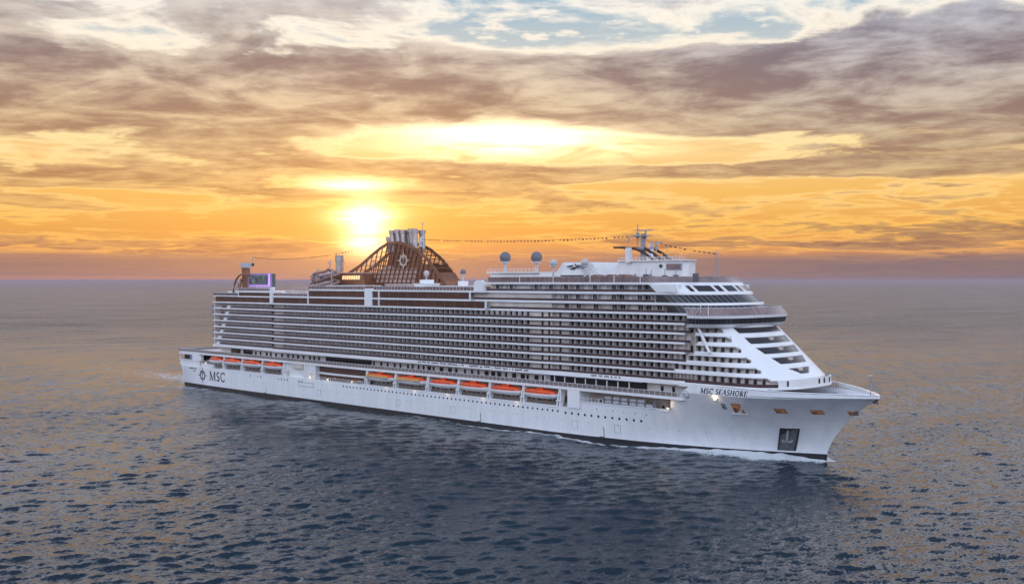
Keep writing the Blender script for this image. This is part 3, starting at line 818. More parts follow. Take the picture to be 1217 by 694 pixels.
# bow: mooring openings with ochre light inside
def opening(x0, x1, z0, z1, sk=0.0, m=OCHRE):
    p = PB(); hquad(p, x0-.12, x1+.12, z0-.12, z1+.12, GREYD, .05, sk); hquad(p, x0, x1, z0, z1, m, .07, sk); hquad(p, x0+.1, x0+(x1-x0)*.45, z0+.2, z0+(z1-z0)*.55, BROWN, .09, sk); return p.build('mooring_opening', hull)
opening(303.3, 306.0, 12.7, 15.3); opening(300.2, 301.3, 13.6, 15.0, m=GREYM); opening(314.2, 316.6, 13.2, 14.4); opening(322.0, 324.4, 13.1, 14.2); opening(329.5, 331.3, 13.0, 14.0)
p = PB(); hquad(p, 302.4, 306.6, 12.0, 12.4, WHITE, .4); p.build('mooring_sill', hull)
for x in (309, 319, 326.5):
    p = PB(); hquad(p, x, x+2.6, 12.0, 12.15, WHITE, .12); p.build('rubbing_strake', hull)
p = PB(); ff = [(x, 17.55) for x in np.linspace(296, 333.5, 40)]
p.tube([(x, -half(x, z_)-.0, z_) for x,z_ in ff], .07, WHITE, 6); p.build('knuckle_strake', hull)
# anchor pocket: dark recess with worn pale plate and the anchor
p = PB(); hquad(p, 310.0, 314.6, 1.9, 8.6, BLACK, .05, 2.7); hquad(p, 310.4, 314.2, 2.1, 8.3, GREYD, .08, 2.6); hquad(p, 312.6, 315.2, 5.9, 7.6, SALT, .12, .7)
ap = p.build('anchor_pocket', hull)
p = PB()
for dx, z0, z1 in ((0,5.0,7.9),(-1.1,4.6,5.2),(1.1,4.6,5.2)):
    hquad(p, 313.2+dx-.2, 313.2+dx+.2, z0, z1, SALT, .35, (z1-z0)*.4)
hquad(p, 312.0, 314.4, 4.4, 4.75, SALT, .35); p.build('anchor', ap)
# small round emblem near the name
p = PB(); cx_, cz_ = 289.6, 16.9
on_hull(p, [(cx_+1.0*math.cos(a_), cz_+1.15*math.sin(a_)) for a_ in np.linspace(0, 2*math.pi, 20)[:-1]], GREYM, .04)
p.build('bow_emblem', hull)

# lettering: thick and thin strokes with serifs, drawn in a 1 x 1 cell
def arc(cx, cy, rx, ry, a0, a1, n=9): return [(cx+rx*math.cos(R(a0+(a1-a0)*i/n)), cy+ry*math.sin(R(a0+(a1-a0)*i/n))) for i in range(n+1)]
TK, TN = .17, .07
GL = {
 'M': (1.15, [([(.12,0),(.18,1)],TN), ([(.18,1),(.57,.05)],TK), ([(.57,.05),(.96,1)],TN), ([(.96,1),(1.0,0)],TK), ([(.0,.03),(.26,.03)],TN), ([(.86,.03),(1.14,.03)],TN), ([(.02,.97),(.22,.97)],TN), ([(.92,.97),(1.12,.97)],TN)]),
 'S': (.62, [(arc(.31,.73,.22,.24,40,180,7)+[(.2,.56),(.42,.44)],.12), ([(.2,.56),(.42,.44)]+arc(.29,.27,.24,.24,30,-140,7),.14)]),
 'C': (.86, [(arc(.47,.5,.38,.48,50,310,14),.13), ([(.71,.72),(.73,.98)],TN), ([(.71,.28),(.73,.05)],TN)]),
 'E': (.66, [([(.16,0),(.16,1)],TK), ([(.06,.965),(.58,.965)],TN), ([(.06,.035),(.6,.035)],TN), ([(.16,.52),(.46,.52)],TN), ([(.58,.96),(.58,.8)],TN), ([(.6,.04),(.62,.22)],TN)]),
 'A': (.86, [([(.1,0),(.42,1)],TN), ([(.42,1),(.76,0)],TK), ([(.22,.34),(.62,.34)],TN), ([(0,.03),(.22,.03)],TN), ([(.62,.03),(.9,.03)],TN)]),
 'H': (.88, [([(.16,0),(.16,1)],TK), ([(.70,0),(.70,1)],TK), ([(.16,.52),(.7,.52)],TN), ([(.04,.03),(.28,.03)],TN), ([(.58,.03),(.82,.03)],TN), ([(.04,.97),(.28,.97)],TN), ([(.58,.97),(.82,.97)],TN)]),
 'O': (.92, [(arc(.45,.5,.36,.47,0,360,18),.13)]),
 'R': (.76, [([(.16,0),(.16,1)],TK), ([(.06,.96),(.34,.96)]+arc(.34,.74,.2,.22,90,-90,6)+[(.16,.52)],.1), ([(.34,.52),(.66,0)],TK), ([(.04,.03),(.28,.03)],TN)]),
}
def write(mb, text, x0, z0, h, wscale, slant, m, lay, gap=.12, fat=1.0):
    x = x0
    for ch in text:
        if ch == ' ': x += h*wscale*.45; continue
        wd, strokes = GL[ch]
        for k_, (pts, t_) in enumerate(strokes):
            for (ax,az),(bx_,bz) in zip(pts[:-1], pts[1:]):
                dx, dz = (bx_-ax)*wscale, bz-az; L_ = math.hypot(dx,dz) or 1; px2, pz2 = -dz/L_*t_*fat/2, dx/L_*t_*fat/2
                ex, ez_ = dx/L_*.02, dz/L_*.02
                q_ = [(ax*wscale-ex+px2,az-ez_+pz2),(bx_*wscale+ex+px2,bz+ez_+pz2),(bx_*wscale+ex-px2,bz+ez_-pz2),(ax*wscale-ex-px2,az-ez_-pz2)]
                lay(mb, [(x+h*(u+v*slant), z0+h*v) for u,v in q_][::-1], m, .04+.004*((k_*3) % 5))
        x += h*wscale*(wd+gap)
    return x
hl = lambda mb, pts, m, lift: on_hull(mb, pts, m, lift)
p = PB(); write(p, 'MSC', 25.2, 4.0, 3.9, 1.25, 0.0, INK, hl, fat=1.25); p.build('lettering', hull)
p = PB(); write(p, 'MSC SEASHORE', 294.4, 17.75, 1.45, 1.02, .28, INK, hl, gap=.10, fat=1.35); p.build('lettering', hull)
# tiny two-line registry mark at the stern, unreadable in the photograph
p = PB(); x = 7.0
for i in range(9): hquad(p, x, x+.5, 8.3, 8.8, INK, .04); x += .68 if i != 5 else 1.3
for i in range(4): hquad(p, 10.0+i*.7, 10.5+i*.7, 7.3, 7.6, INK, .04)
p.build('registry_mark', hull)
# sixteen pointed compass emblem
def compass(mb, cx, cz, Rr, rr, m, lay, sxq=1.0):
    for i in range(16):
        a_ = 2*math.pi*i/16+math.pi/2; big = Rr if i % 4 == 0 else Rr*(.72 if i % 2 == 0 else .60); wd = .16 if i % 2 == 0 else .12
        P = [(cx+sxq*rr*math.cos(a_-wd), cz+rr*math.sin(a_-wd)), (cx+sxq*big*math.cos(a_), cz+big*math.sin(a_)), (cx+sxq*rr*math.cos(a_+wd), cz+rr*math.sin(a_+wd))]
        lay(mb, P, m, .04)
    n = 20
    for i in range(n):
        a_, b_ = 2*math.pi*i/n, 2*math.pi*(i+1)/n; ri = rr*.74; ro = rr*1.04
        lay(mb, [(cx+sxq*ri*math.cos(a_),cz+ri*math.sin(a_)),(cx+sxq*ro*math.cos(a_),cz+ro*math.sin(a_)),(cx+sxq*ro*math.cos(b_),cz+ro*math.sin(b_)),(cx+sxq*ri*math.cos(b_),cz+ri*math.sin(b_))], m, .045)
p = PB(); compass(p, 18.9, 5.8, 3.9, 2.0, INK, hl, 1.12)
write(p, 'M', 18.9-.75, 6.0, 1.1, 1.0, 0, INK, hl, fat=1.4); write(p, 'S', 18.5, 5.1, .9, 1, 0, INK, hl, fat=1.4); write(p, 'C', 18.3, 4.3, .8, 1, 0, INK, hl, fat=1.4)
p.build('emblem', hull)

# ------------------------------------------------------------------ lamps lit on the hull
def lamp(x, y, z_, power, r=.22):
    p = PB(); p.lathe(x, y, [(.02,z_-r),(r*.8,z_-r*.6),(r,z_),(r*.8,z_+r*.6),(.02,z_+r)], LAMP, 10)
    p.box(x-.5, x+.5, y+.1, y+.5, z_+.1, z_+.25, WHITE); o = p.build('floodlight')
    if power:
        L_ = bpy.data.lights.new('floodlight_glow', 'POINT'); L_.energy = power; L_.color = (1,.72,.42); L_.shadow_soft_size = .25
        lo = bpy.data.objects.new('floodlight_glow', L_); COL.objects.link(lo); lo.location = (x-SHIPX, y-.5, z_+.3); lo.parent = ship
lamp(299.2, -half(299.2,16)-.7, 16.3, 90, .24); lamp(282.8, -19.9, 12.3, 80, .18); 
for x in (105, 117, 133): lamp(x, -20.6, 10.1, 30, .14)
lamp(22, -20.6, 11.6, 25, .14)
for x in (148, 164, 182, 200, 216): lamp(x+6.3, -20.6, 8.9, 14, .03)
for i in range(26):
    x = 142+i*5.6; p = PB(); p.box(x, x+.9, -17.5, -17.1, 15.05, 15.14, WARM); p.build('ceiling_light')
for i in range(9):
    x = 20+i*8.1; p = PB(); p.box(x, x+.9, -17.5, -17.1, 15.05, 15.14, WARM); p.build('ceiling_light')
for i in range(12):
    x = 142+i*12; p = PB(); p.box(x, x+.7, -17.8, -17.4, 19.1, 19.2, WARM); p.build('ceiling_light')

# ------------------------------------------------------------------ lifeboats (each hangs in its davits: a thing of its own)
def boat_mesh(L_, W_, z0, z1, m, top=False, nx=18, ns=14):
    vs = []; fs = []
    for i in range(nx+1):
        u = i/nx; s_ = 2*u-1; f_ = max(0, 1-abs(s_)**3.2)**.5
        for j in range(ns+1):
            v = j/ns; a_ = math.pi*v
            if not top: y = -math.cos(a_)*W_/2*f_; z_ = z1-(z1-z0)*math.sin(a_)**.75*(.55+.45*f_)+abs(s_)**4*.25
            else: y = -math.cos(a_)*W_/2*f_*.97; z_ = z0+(z1-z0)*math.sin(a_)**.5*f_**.8+abs(s_)**4*.25*(1-math.sin(a_))
            vs.append((s_*L_/2, y, z_))
    for i in range(nx):
        for j in range(ns):
            q_ = (i*(ns+1)+j, (i+1)*(ns+1)+j, (i+1)*(ns+1)+j+1, i*(ns+1)+j+1); fs.append(q_ if top else q_[::-1])
    return vs, fs
WINY = mat('boat_window_lit', (.5,.34,.10), .2, emit=(1,.6,.15), estr=.10)
def make_boat(tender):
    L_ = 14.6 if not tender else 16.6
    r = empty('lifeboat' if not tender else 'tender_boat')
    m = MB(); v, f = boat_mesh(L_, 4.6, -1.35, .34, WHITE); m.add(v, f, WHITE); m.build('boat_hull', r, True)
    m = MB(); v, f = boat_mesh(L_*.985, 4.4, .30, 1.65, ORANGE, True); m.add(v, f, ORANGE); m.box(-1.4,1.4,-.8,.8,1.65,2.15,ORANGE); m.build('canopy', r, False)
    m = MB(); m.box(-L_*.42, L_*.42, -2.36, -2.26, .02, .18, FENDER if tender else WHITE); m.build('fender', r)
    for i in range(7 if tender else 9):
        m = MB(); x = -L_*.34+i*L_*.68/(6 if tender else 8)
        if tender: m.box(x-.75, x+.75, -2.28, -2.0, .5, 1.15, WINY)
        else: m.box(x-.14, x+.14, -2.2, -1.9, .75, 1.0, DARKG)
        m.build('window', r)
    for x in (-L_*.3, L_*.3):
        m = MB(); m.tube([(x,0,1.5),(x,0,3.0)], .09, GREYM, 6); m.build('lifting_hook', r)
    return r
b0 = make_boat(False); t0 = make_boat(True)
spots = [(30.5,0,.72),(44.8,0,1),(60.6,0,1),(76.9,0,1),(149.6,1,1),(167.8,1,1),(185.4,0,.97),(201,0,.97),(216.6,0,.98),(232.4,0,1)]
LB = ['aftmost orange lifeboat, half hidden at the stern end of the ship', 'second orange lifeboat from the stern, just above the large hull lettering',
      'third orange lifeboat from the stern, in the short aft row', 'last lifeboat of the short aft row, beside the white boat deck house',
      'orange tender with yellow windows, first boat forward of the dark glazed lounge', 'orange tender with yellow windows and black fender, second forward of the glazed lounge',
      'plain orange lifeboat hanging next to the forward of the two yellow windowed tenders', 'middle lifeboat of the four plain ones amidships, second after the tenders',
      'orange and white lifeboat third after the yellow windowed tenders', 'foremost orange lifeboat, hanging beside the white bunker station']
ub = ut = False
for i, (x, tn, sx_) in enumerate(spots):
    if tn: o = t0 if not ut else copy_tree(t0); ut = True
    else: o = b0 if not ub else copy_tree(b0); ub = True
    o.location = (x-SHIPX*0, -19.5, 12.75 if x > 100 else 12.95); o.scale = (sx_,1,1)
    tag(o, LB[i], 'tender' if tn else 'lifeboat', 'lifeboats hanging along the ship\'s side')
# davits: leaning white frames between the boats, with the cradle sill below
dav = [37.2, 52.7, 68.8, 85, 141.5, 158.8, 177, 193.2, 208.8, 224.6, 240.6]
for x in dav:
    p = PB()
    for dx in (-.7, .7):
        p.add([(x+dx-.25,-20.45,9.5),(x+dx+.25,-20.45,9.5),(x+dx+.25,-19.3,9.5),(x+dx-.25,-19.3,9.5),
               (x+dx*.3-.2+.5,-20.2,15.2),(x+dx*.3+.25+.5,-20.2,15.2),(x+dx*.3+.25+.5,-17.6,15.2),(x+dx*.3-.2+.5,-17.6,15.2)],
              [(3,2,1,0),(4,5,6,7),(0,1,5,4),(1,2,6,5),(2,3,7,6),(3,0,4,7)], WHITE)
    p.box(x-1.0, x+1.0, -20.5, -19.2, 11.2, 11.6, WHITE2); p.build('davit')
for x0, x1 in zip(dav[:-1], dav[1:]):
    if x1-x0 > 30: continue
    p = PB()
    p.box(x0+.9, x1-.9, -20.6, -20.3, 9.3, 9.85, WHITE)
    p.build('boat_sill')
# plating below the forward recess
p = PB(); xs_ = np.linspace(249.6, 282.6, 16); cvl = lambda z_, o_: [(x, -half(x, z_)-o_) for x in xs_]
p.wall(cvl(9.6, .0), 9.6, cvl(11.75, .0), 11.75, .3, HULL); p.wall(cvl(11.75, .2), 11.75, cvl(11.75, .2), 11.95, .5, WHITE); p.box(249.5, 282.0, -18.6, -15.2, 11.2, 11.55, WHITE2); p.build('recess_sill')
# inflatable raft canisters
can = MB(); n = 10
for k_ in range(1):
    can.tube([(-1.2,0,0),(-1.05,0,0),(1.05,0,0),(1.2,0,0)], .62, RADW, 12)
    can.tube([(-.5,0,0),(-.4,0,0)], .66, GREYM, 12); can.tube([(.4,0,0),(.5,0,0)], .66, GREYM, 12)
    can.box(-.9, .9, -.5, .5, -.72, -.5, GREYM)
cpos = [(259.5+i*3.15, z_) for z_ in (12.35, 13.5) for i in range(5 if z_ > 13 else 6)]
first = None
for i, (x, z_) in enumerate(cpos):
    if first is None: o = first = can.build('raft_canister')
    else: o = first.copy(); COL.objects.link(o)
    o.location = (x, -18.2, z_); o.scale = (1, .85, .85)
    row = 'lower' if z_ < 13 else 'upper'; nth = ['first','second','third','fourth','fifth','sixth'][i if i < 6 else i-6]
    tag(o, f'white liferaft canister, {nth} from the stern in the {row} row of the rack', 'liferaft', 'liferaft canisters stacked in the forward recess')
p = PB(); p.box(258, 277.5, -18.8, -17.6, 12.86, 12.92, GREYM); p.box(258,277.5,-18.8,-17.6,11.56,11.76,GREYM)
for x in (257.9, 264.2, 270.6, 277): p.box(x, x+.15, -18.8, -17.6, 11.6, 13.9, GREYM)
p.build('raft_rack')
railing([(249.6,-19.9),(258,-19.5)], 11.95, 1.1, step=1.5)
# ------------------------------------------------------------------ funnel
fn = PB()
OUT = [(100,46),(101,50.5),(108,52.6),(116,55.8),(123,59.6),(129,62.6),(133.5,64.2),(140.5,64.6),(146,63.6),(151.5,61.6),(158,57.8),(163.5,53.2),(167,49.5),(168.6,46)]
def topz(x): return float(np.interp(x, [p_[0] for p_ in OUT], [p_[1] for p_ in OUT]))
fn.prism([(150,-3.4),(168.5,-3.4),(168.5,3.4),(150,3.4)], 45.7, [(152,-3.2),(167,-3.2),(167,3.2),(152,3.2)], 49.5, BROWN)
fn.prism([(130,-2.2),(149,-2.2),(149,2.2),(130,2.2)], 45.7, [(133,-2.0),(148,-2.0),(148,2.0),(133,2.0)], 60.8, BROWN)
funnel = fn.build('funnel')
for sgn in (-1, 1):
    y = sgn*3.7-.25
    rim = PB()
    for (xa,za),(xb,zb) in zip(OUT[:-1], OUT[1:]):
        dx, dz = xb-xa, zb-za; L_ = math.hypot(dx,dz); nx, nz = dz/L_*1.1, -dx/L_*1.1
        rim.plate([(xa,za),(xb,zb),(xb+nx*1.0,zb+nz*1.0),(xa+nx,za+nz)][::-1], y, .5, BROWN)
    rim.build('side_fin', funnel)
    lat = PB()
    for i in range(24):                                       # raked uprights
        xb = 103+i*2.75; pts = [(xb, 46.5)]; z_ = 46.5; x = xb
        while z_ < 64.5 and z_ < topz(x)-.3: z_ += .4; x += .4*(.36)
        if z_-46.5 < 2 or x > 168: continue
        lat.plate([(xb-.13,46.5),(xb+.13,46.5),(x+.13,z_),(x-.13,z_)], y+.05, .4, BROWN)
    for j in range(9):                                        # level rails, cut to the outline
        z_ = 48.2+j*1.75
        xs2 = [x for x in np.linspace(100,168.6,300) if topz(x) > z_+.3]
        if xs2: lat.plate([(xs2[0],z_-.1),(xs2[-1],z_-.1),(xs2[-1],z_+.1),(xs2[0],z_+.1)], y+.12, .3, BROWN)
    lat.build('lattice', funnel)
    inf = PB()
    for j in range(4):                                        # pale slats low down
        z_ = 48.4+j*1.75; x0, x1 = 121+j*3.2, 151+j*.4
        inf.plate([(x0,z_),(x1,z_),(x1,z_+1.35),(x0,z_+1.35)], y+.55 if sgn < 0 else y-.25, .12, SLAT)
    inf.build('slat_panel', funnel)
    bk = PB()
    if sgn < 0: bk.plate([(137,54.0),(152,54.0),(153,57.5),(149,61.0),(143,63.0),(137.5,63.2),(136.5,58)], y+.5, .15, BROWN)
    bk.plate([(103,46.2),(152,46.2),(152,48.2),(103,48.2)], y+.5 if sgn < 0 else y-.2, .15, BROWN)
    bk.plate([(152,46.2),(168,46.2),(165,51),(160.5,55),(153,56)], y+.5 if sgn < 0 else y-.2, .15, BROWN)
    bk.build('backing_panel', funnel)
# broad curved fin at the front
p = PB(); cvs = [(150.5,62.2),(156,59.5),(161,56),(165,52.2),(168,49),(169.2,45.8)]
for (xa,za),(xb,zb) in zip(cvs[:-1], cvs[1:]):
    if za < 52.5: p.add([(xa,-3.9,za),(xb,-3.9,zb),(xb,3.9,zb),(xa,3.9,za),(xa-.4,-3.9,za-.4),(xb-.4,-3.9,zb-.4),(xb-.4,3.9,zb-.4),(xa-.4,3.9,za-.4)],
          [(0,1,2,3),(7,6,5,4),(0,4,5,1),(3,2,6,7),(1,5,6,2),(0,3,7,4)], BROWN)
for i in range(6):
    x = 151.5+i*2.2; z_ = float(np.interp(x, [c_[0] for c_ in cvs], [c_[1] for c_ in cvs])); p.tube([(x,-3.8,z_-.3),(x+1.2,3.8,z_-1.0)], .14, BROWN, 5); p.tube([(x+1.2,-3.8,z_-1.0),(x,3.8,z_-.3)], .10, BROWN, 5)
p.build('front_fin', funnel)
for x, zt, r_, dx in ((130.6,66.6,1.5,0),(134.6,69.0,1.3,-1.0),(138.0,69.2,1.35,-1.2),(141.2,69.0,1.2,-1.0),(144.6,69.4,1.75,-.8),(148.2,68.8,1.3,-.5)):
    for y in (-1.9, 1.9) if r_ < 1.4 else (0,):
        p = PB(); p.tube([(x-dx,y,60.5),(x,y,zt-1.4),(x,y,zt-1.38)], r_*.82, STEEL, 14, r2=r_); p.tube([(x,y,zt-1.4),(x,y,zt)], r_*1.12, STEEL, 14); p.tube([(x,y,zt-.06),(x,y,zt+.02)], r_*.9, BLACK, 12)
        p.build('exhaust_pipe', funnel)
p = PB(); p.tube([(150.6,0,61),(150.6,0,71.8)], .11, GREYM, 6); p.box(150.0,151.2,-.6,.6,63.6,64.2,RADW); p.box(149.4,150.4,-.8,.8,62.2,66,WHITE2); p.tube([(150.6,-.9,71.2),(150.6,.9,71.2)],.09,GREYM,5); p.build('antenna', funnel)
fe = PB()
def lay_f(mb, pts, m, lift): mb.plate(pts, -4.05-lift, .05, m)
EMB = mat('emblem_white', (.55,.42,.33), .4)
compass(fe, 144.0, 57.0, 4.2, 2.1, EMB, lay_f, 1.05); write(fe, 'M', 143.2, 57.6, 1.2, 1, 0, EMB, lay_f, fat=1.5); write(fe, 'S', 143.4, 56.4, 1.1, 1, 0, EMB, lay_f, fat=1.5); write(fe, 'C', 143.2, 55.3, 1.0, 1, 0, EMB, lay_f, fat=1.5)
fe.build('emblem', funnel)

# house aft of the funnel, with vent and slide tower
p = PB(); p.prism([(96,-9),(127,-9),(127,9),(96,9)], 45.7, [(98.5,-8.6),(124,-8.6),(124,8.6),(98.5,8.6)], 52.0, BROWN); p.prism([(97,-9.3),(124,-9.3),(124,9.3),(97,9.3)], 52.0, [(97,-9.3),(123,-9.3),(123,9.3),(97,9.3)], 52.4, SLAT); fh = p.build('aft_house')
for i in range(8):
    q_ = PB(); x = 111+i*1.5; q_.plate([(x,49.6),(x+.8,49.6),(x+1.1,51.2),(x+.3,51.2)], -9.15, .3, mat('sunlit_window', (.8,.6,.35), .3, emit=(1,.70,.30), estr=.8)); q_.build('sunlit_window', fh)  # sunlight on the panes is put in as a warm glow
p = PB(); p.tube([(104.7,-9+3,52.6),(104.7,-6,58.4)], 1.45, STEEL, 12); p.tube([(104.7,-6,57.0),(104.7,-6,59.6)], 1.75, STEEL, 12); p.build('vent_stack')
for x in (99.5, 108.8, 128.5):
    p = PB(); p.tube([(x,-7,52.6),(x+.6,-7,57.8)], .12, GREYM, 5); p.tube([(x-1.2,-7,57),(x+1.2,-7,56)], .1, GREYM, 5); p.tube([(x,-7,53.5),(x-1.3,-7,57.6)], .08, GREYM, 5); p.build('aerial')
def coil(cx, cy, R_, z0, z1, turns, ph, r_=.75):
    n = int(turns*16); return [(cx+R_*math.cos(ph+2*math.pi*turns*i/n), cy+R_*.8*math.sin(ph+2*math.pi*turns*i/n), z0+(z1-z0)*i/n) for i in range(n+1)]
SLB = mat('slide_pale', (.42,.36,.38), .3, vary=.2)
for cx_, cy, R_, z0, z1, tn, ph, mm in ((102,-13.5,3.2,46.6,53.5,2.2,0,SLIDE),(107,-14,3.0,46.4,52.5,1.8,2.0,SLB),(98,-13,2.4,46.5,51.0,1.4,1.0,SLB),(110.5,-13,2.5,47,53.8,2.0,4.0,SLIDE),(105,-15.5,4.4,46.4,49.6,1.1,3.0,SLIDE)):
    p = PB(); p.tube(coil(cx_,cy,R_,z0,z1,tn,ph), .55, mm, 8); p.build('water_slide', smooth=True)
p = PB()
for x, y in ((99,-12),(103,-16),(108,-12),(112,-15)): p.tube([(x,y,45.7),(x,y,54)], .2, STEEL, 6)
p.box(105.5,109,-12.6,-10,52.2,52.5,WHITE2); p.build('slide_tower')

# ------------------------------------------------------------------ top deck details
rn = mat('rail_net', (.2,.17,.17))
railing([(25.6,18.6),(25.6,-18.7),(47,-18.7)], 42.5, 1.2, panel=RAILG, step=1.6)
railing([(47.2,-18.7),(74.8,-18.7)], 44.7, 1.2, panel=SCREENG, step=1.6); railing([(77.5,-20.1),(103,-20.1)], 42.75, 1.15, panel=SCREENG, step=1.6)
railing([(103.5,-20.1),(140,-20.1)], 45.7, 1.3, panel=SCREENG, step=1.8); railing([(146,-20.1),(201.5,-20.1)], 45.7, 1.3, panel=SCREENG, step=1.8)
p = PB(); p.box(86,100,-16,-10,44.2,46.0,SHELTER); p.box(78,103,-16.5,-9,43.6,44.2,WHITE)
for x in np.arange(86,100,1.0): p.box(x,x+.15,-16.1,-16.0,44.2,46.2,WHITE2)
p.box(84,103,-14,14,42.75,43.6,TEAK); p.build('sun_shelter')
for x0, x1, z1, mm in ((150,166,47.6,SLAT),(166.5,172,47.9,WHITE),(173,199,47.1,SHELTER),(112,121,47.0,BEIGE),(123,137,47.1,SHELTER)):
    p = PB(); p.box(x0, x1, -17.5, -10, 45.7, z1, mm); p.box(x0-.4, x1+.4, -17.8, -9.8, z1, z1+.25, WHITE); p.build('pool_bar')
p = PB(); p.prism([(160,-19),(178,-19),(178,-16),(160,-16)], 45.7, [(162,-18.6),(176.5,-18.6),(176.5,-16.4),(162,-16.4)], 46.9, WHITE); p.build('pool_bar')
for i in range(40):
    x = 147+i*1.4; p = PB(); p.box(x, x+.6, -19.4, -18.6, 45.8, 46.25, TEAK if i % 3 else WHITE2); p.box(x,x+.1,-19.4,-18.6,46.25,46.8,TEAK); p.build('sun_chair')
# radomes on pedestals
def radome(x, y, zc, r_, m):
    p = PB(); n = 16
    prof = [(max(.02, r_*math.sin(math.pi*i/n)), zc-r_*math.cos(math.pi*i/n)) for i in range(n+1)]
    p.lathe(x, y, prof, m, 28); o = p.build('radome', smooth=True)
    q_ = PB(); q_.lathe(x, y, [(r_*.72, zc-r_*.98), (r_*.72, zc-r_*.7), (.55*r_, zc-r_*1.02)][::-1], RADW, 20); q_.lathe(x, y, [(r_*.30, 48.6 if x>200 else 45.8), (r_*.28, zc-r_*.9)], RADW, 14); q_.build('pedestal', o)
radome(206.3,-10,57.1,1.95,RADOME); radome(221.2,-10,56.9,1.95,RADOME); radome(229.3,-10.5,54.9,1.28,RADW); radome(243.0,-10.5,54.9,1.25,RADW)
radome(167.0,-12,51.9,1.05,RADW); radome(186.0,-11,52.2,1.05,RADOME)
p = PB(); p.box(165,169,-13.5,-10,45.7,49.5,WHITE); p.box(184.6,187.4,-12.2,-9.8,45.7,49,WHITE); p.build('radome_base')
# white deckhouses under the radomes
def block(name, A0, z0, A1, z1, m=WHITE2, mt=None): p = PB(); p.prism(A0, z0, A1, z1, m, mt); return p.build(name)
rect = lambda a_, b_, c_, d_: [(a_,c_),(b_,c_),(b_,d_),(a_,d_)]
block('top_house', rect(202,227,-14,14), 48.6, rect(203,226,-13.5,13.5), 51.6); block('top_house_roof', rect(201.5,226,-14.4,14.4), 51.6, rect(201.5,226,-14.4,14.4), 52.1)
block('top_house', rect(226,250.5,-9,9), 48.6, rect(231,243,-7.6,7.6), 55.1)
rp = railing([(202,-14.2),(225.5,-14.2)], 52.1, 1.0, step=1.8)
p = PB()
for x0, z0, x1, z1 in ((233.5,53.5,236,53.9),(236,53,238.5,53.5),(238.5,53.9,240.5,53.6),(235,52.8,236.8,52.9),(239,53,241,52.8),(237,54.2,238,53.6)):
    p.plate([(x0,z0),(x1,z1),(x1,z1+.35),(x0,z0+.35)], -8.65, .4, INK)
p.box(231,243,-8.95,-8.6,50.6,50.9,BLACK); p.build('wall_emblem')
for x in (228,241.5,246): 
    p = PB(); p.tube([(x,-8,50),(x,-8,55.5 if x<245 else 53)], .08, GREYM, 5); p.build('aerial')
p = PB()
for x in (246.5,): p.tube([(241,-9.2,55),(252,-9.2,49.6)], .14, WHITE, 6); p.tube([(240,-9.2,53),(250,-9.2,49)], .14, WHITE, 6)
p.build('stair_rail')
# scalloped canopies along the rail
for x in (253.8, 259.5, 265.0):
    p = PB(); pts = [(x-2.3,49.9),(x-1.2,50.7),(x,51.0),(x+1.2,50.7),(x+2.3,49.9)]; p.plate(pts, -18.4, 3.6, SHELTER); p.build('scalloped_canopy')
# forward house and mast
def fhp(x0, x1, w_): return [(x0,-w_),(x1,-w_),(x1-1.2,-w_+3.2),(x1-1.8,0),(x1-1.2,w_-3.2),(x1,w_),(x0,w_)] if 0 else [(x0,-w_),(x1-1.5,-w_),(x1,-w_+1.0),(x1-.6,0),(x1-3.0,w_*.6),(x1-6.5,w_),(x0,w_)]
fo = block('forward_house', fhp(245.6,279.2,5.6), 48.6, fhp(253,278.8,5.2), 55.1)
block('forward_house_roof', fhp(252.4,279.4,5.8), 55.1, fhp(252.4,279.4,5.8), 55.45, WHITE)
p = PB(); p.box(271.5,277.2,-5.65,-5.3,52.4,54.3,GREYM); p.box(271.8,276.9,-5.7,-5.6,52.6,54.1,SCREENG); p.build('window', fo)
p = PB(); p.tube([(269.4,-5.7,53.6),(269.4,-5.2,53.6)], .5, DARKG, 12); p.build('round_window', fo)
for x in (256,262,268): p = PB(); p.box(x-3,x-2.1,-5.68,-5.3,49.2,51.2,GREYM); p.build('door', fo)
railing([(253,-5.6),(278,-5.6)], 55.45, .9, step=1.4)
for x in (267,269.5,272,274,276,277.6): 
    p = PB(); p.tube([(x,-4,55.4),(x,-4,57.2)], .07, GREYM, 5); p.build('aerial')
mast = PB(); mast.prism(rect(259.2,260.5,-2.6,-1.4), 55.3, rect(259.3,260.3,-2.5,-1.5), 63.9, GREYM); mo = mast.build('mast')
p = PB(); p.box(253.2,263.5,-3.4,-.6,59.0,59.3,GREYM); p.box(255.2,262.3,-3.2,-.8,63.0,63.25,GREYM); p.box(254,254.2,-2.2,-1.9,61.3,63.1,GREYM); p.build('crosstree', mo)
p = PB(); p.tube([(257.7,-2,59),(257.7,-2,66.8)], .16, GREYM, 6); p.tube([(257.7,-3.2,65.2),(257.7,-.8,65.2)], .1, GREYM, 5); p.box(257.3,258.1,-2.4,-1.6,62.5,64.2,GREYM); p.build('topmast', mo)
for y in (-4.2, .6):
    p = PB(); c_ = [(249.5,59.9),(254,59.9),(258,59.4),(261.5,58.2),(264.5,56.4),(266,55.3)]
    for (xa,za),(xb,zb) in zip(c_[:-1], c_[1:]): p.plate([(xa,za-.55),(xb,zb-.7),(xb,zb),(xa,za)], y, .7, REDFIN)
    c_ = [(262,59.6),(265.5,57.8),(269,55.5)]
    for (xa,za),(xb,zb) in zip(c_[:-1], c_[1:]): p.plate([(xa,za-1.0),(xb-.9,zb-.3),(xb,zb),(xa,za)], y, .7, REDFIN)
    p.build('mast_fin', mo)
for y in (-7, 4): 
    p = PB(); p.prism(rect(256.2,257.9,y+.6,y+1.8), 54.8, rect(256.2,257.9,y+.6,y+1.8), 59.4, WHITE); p.build('mast_leg', mo)
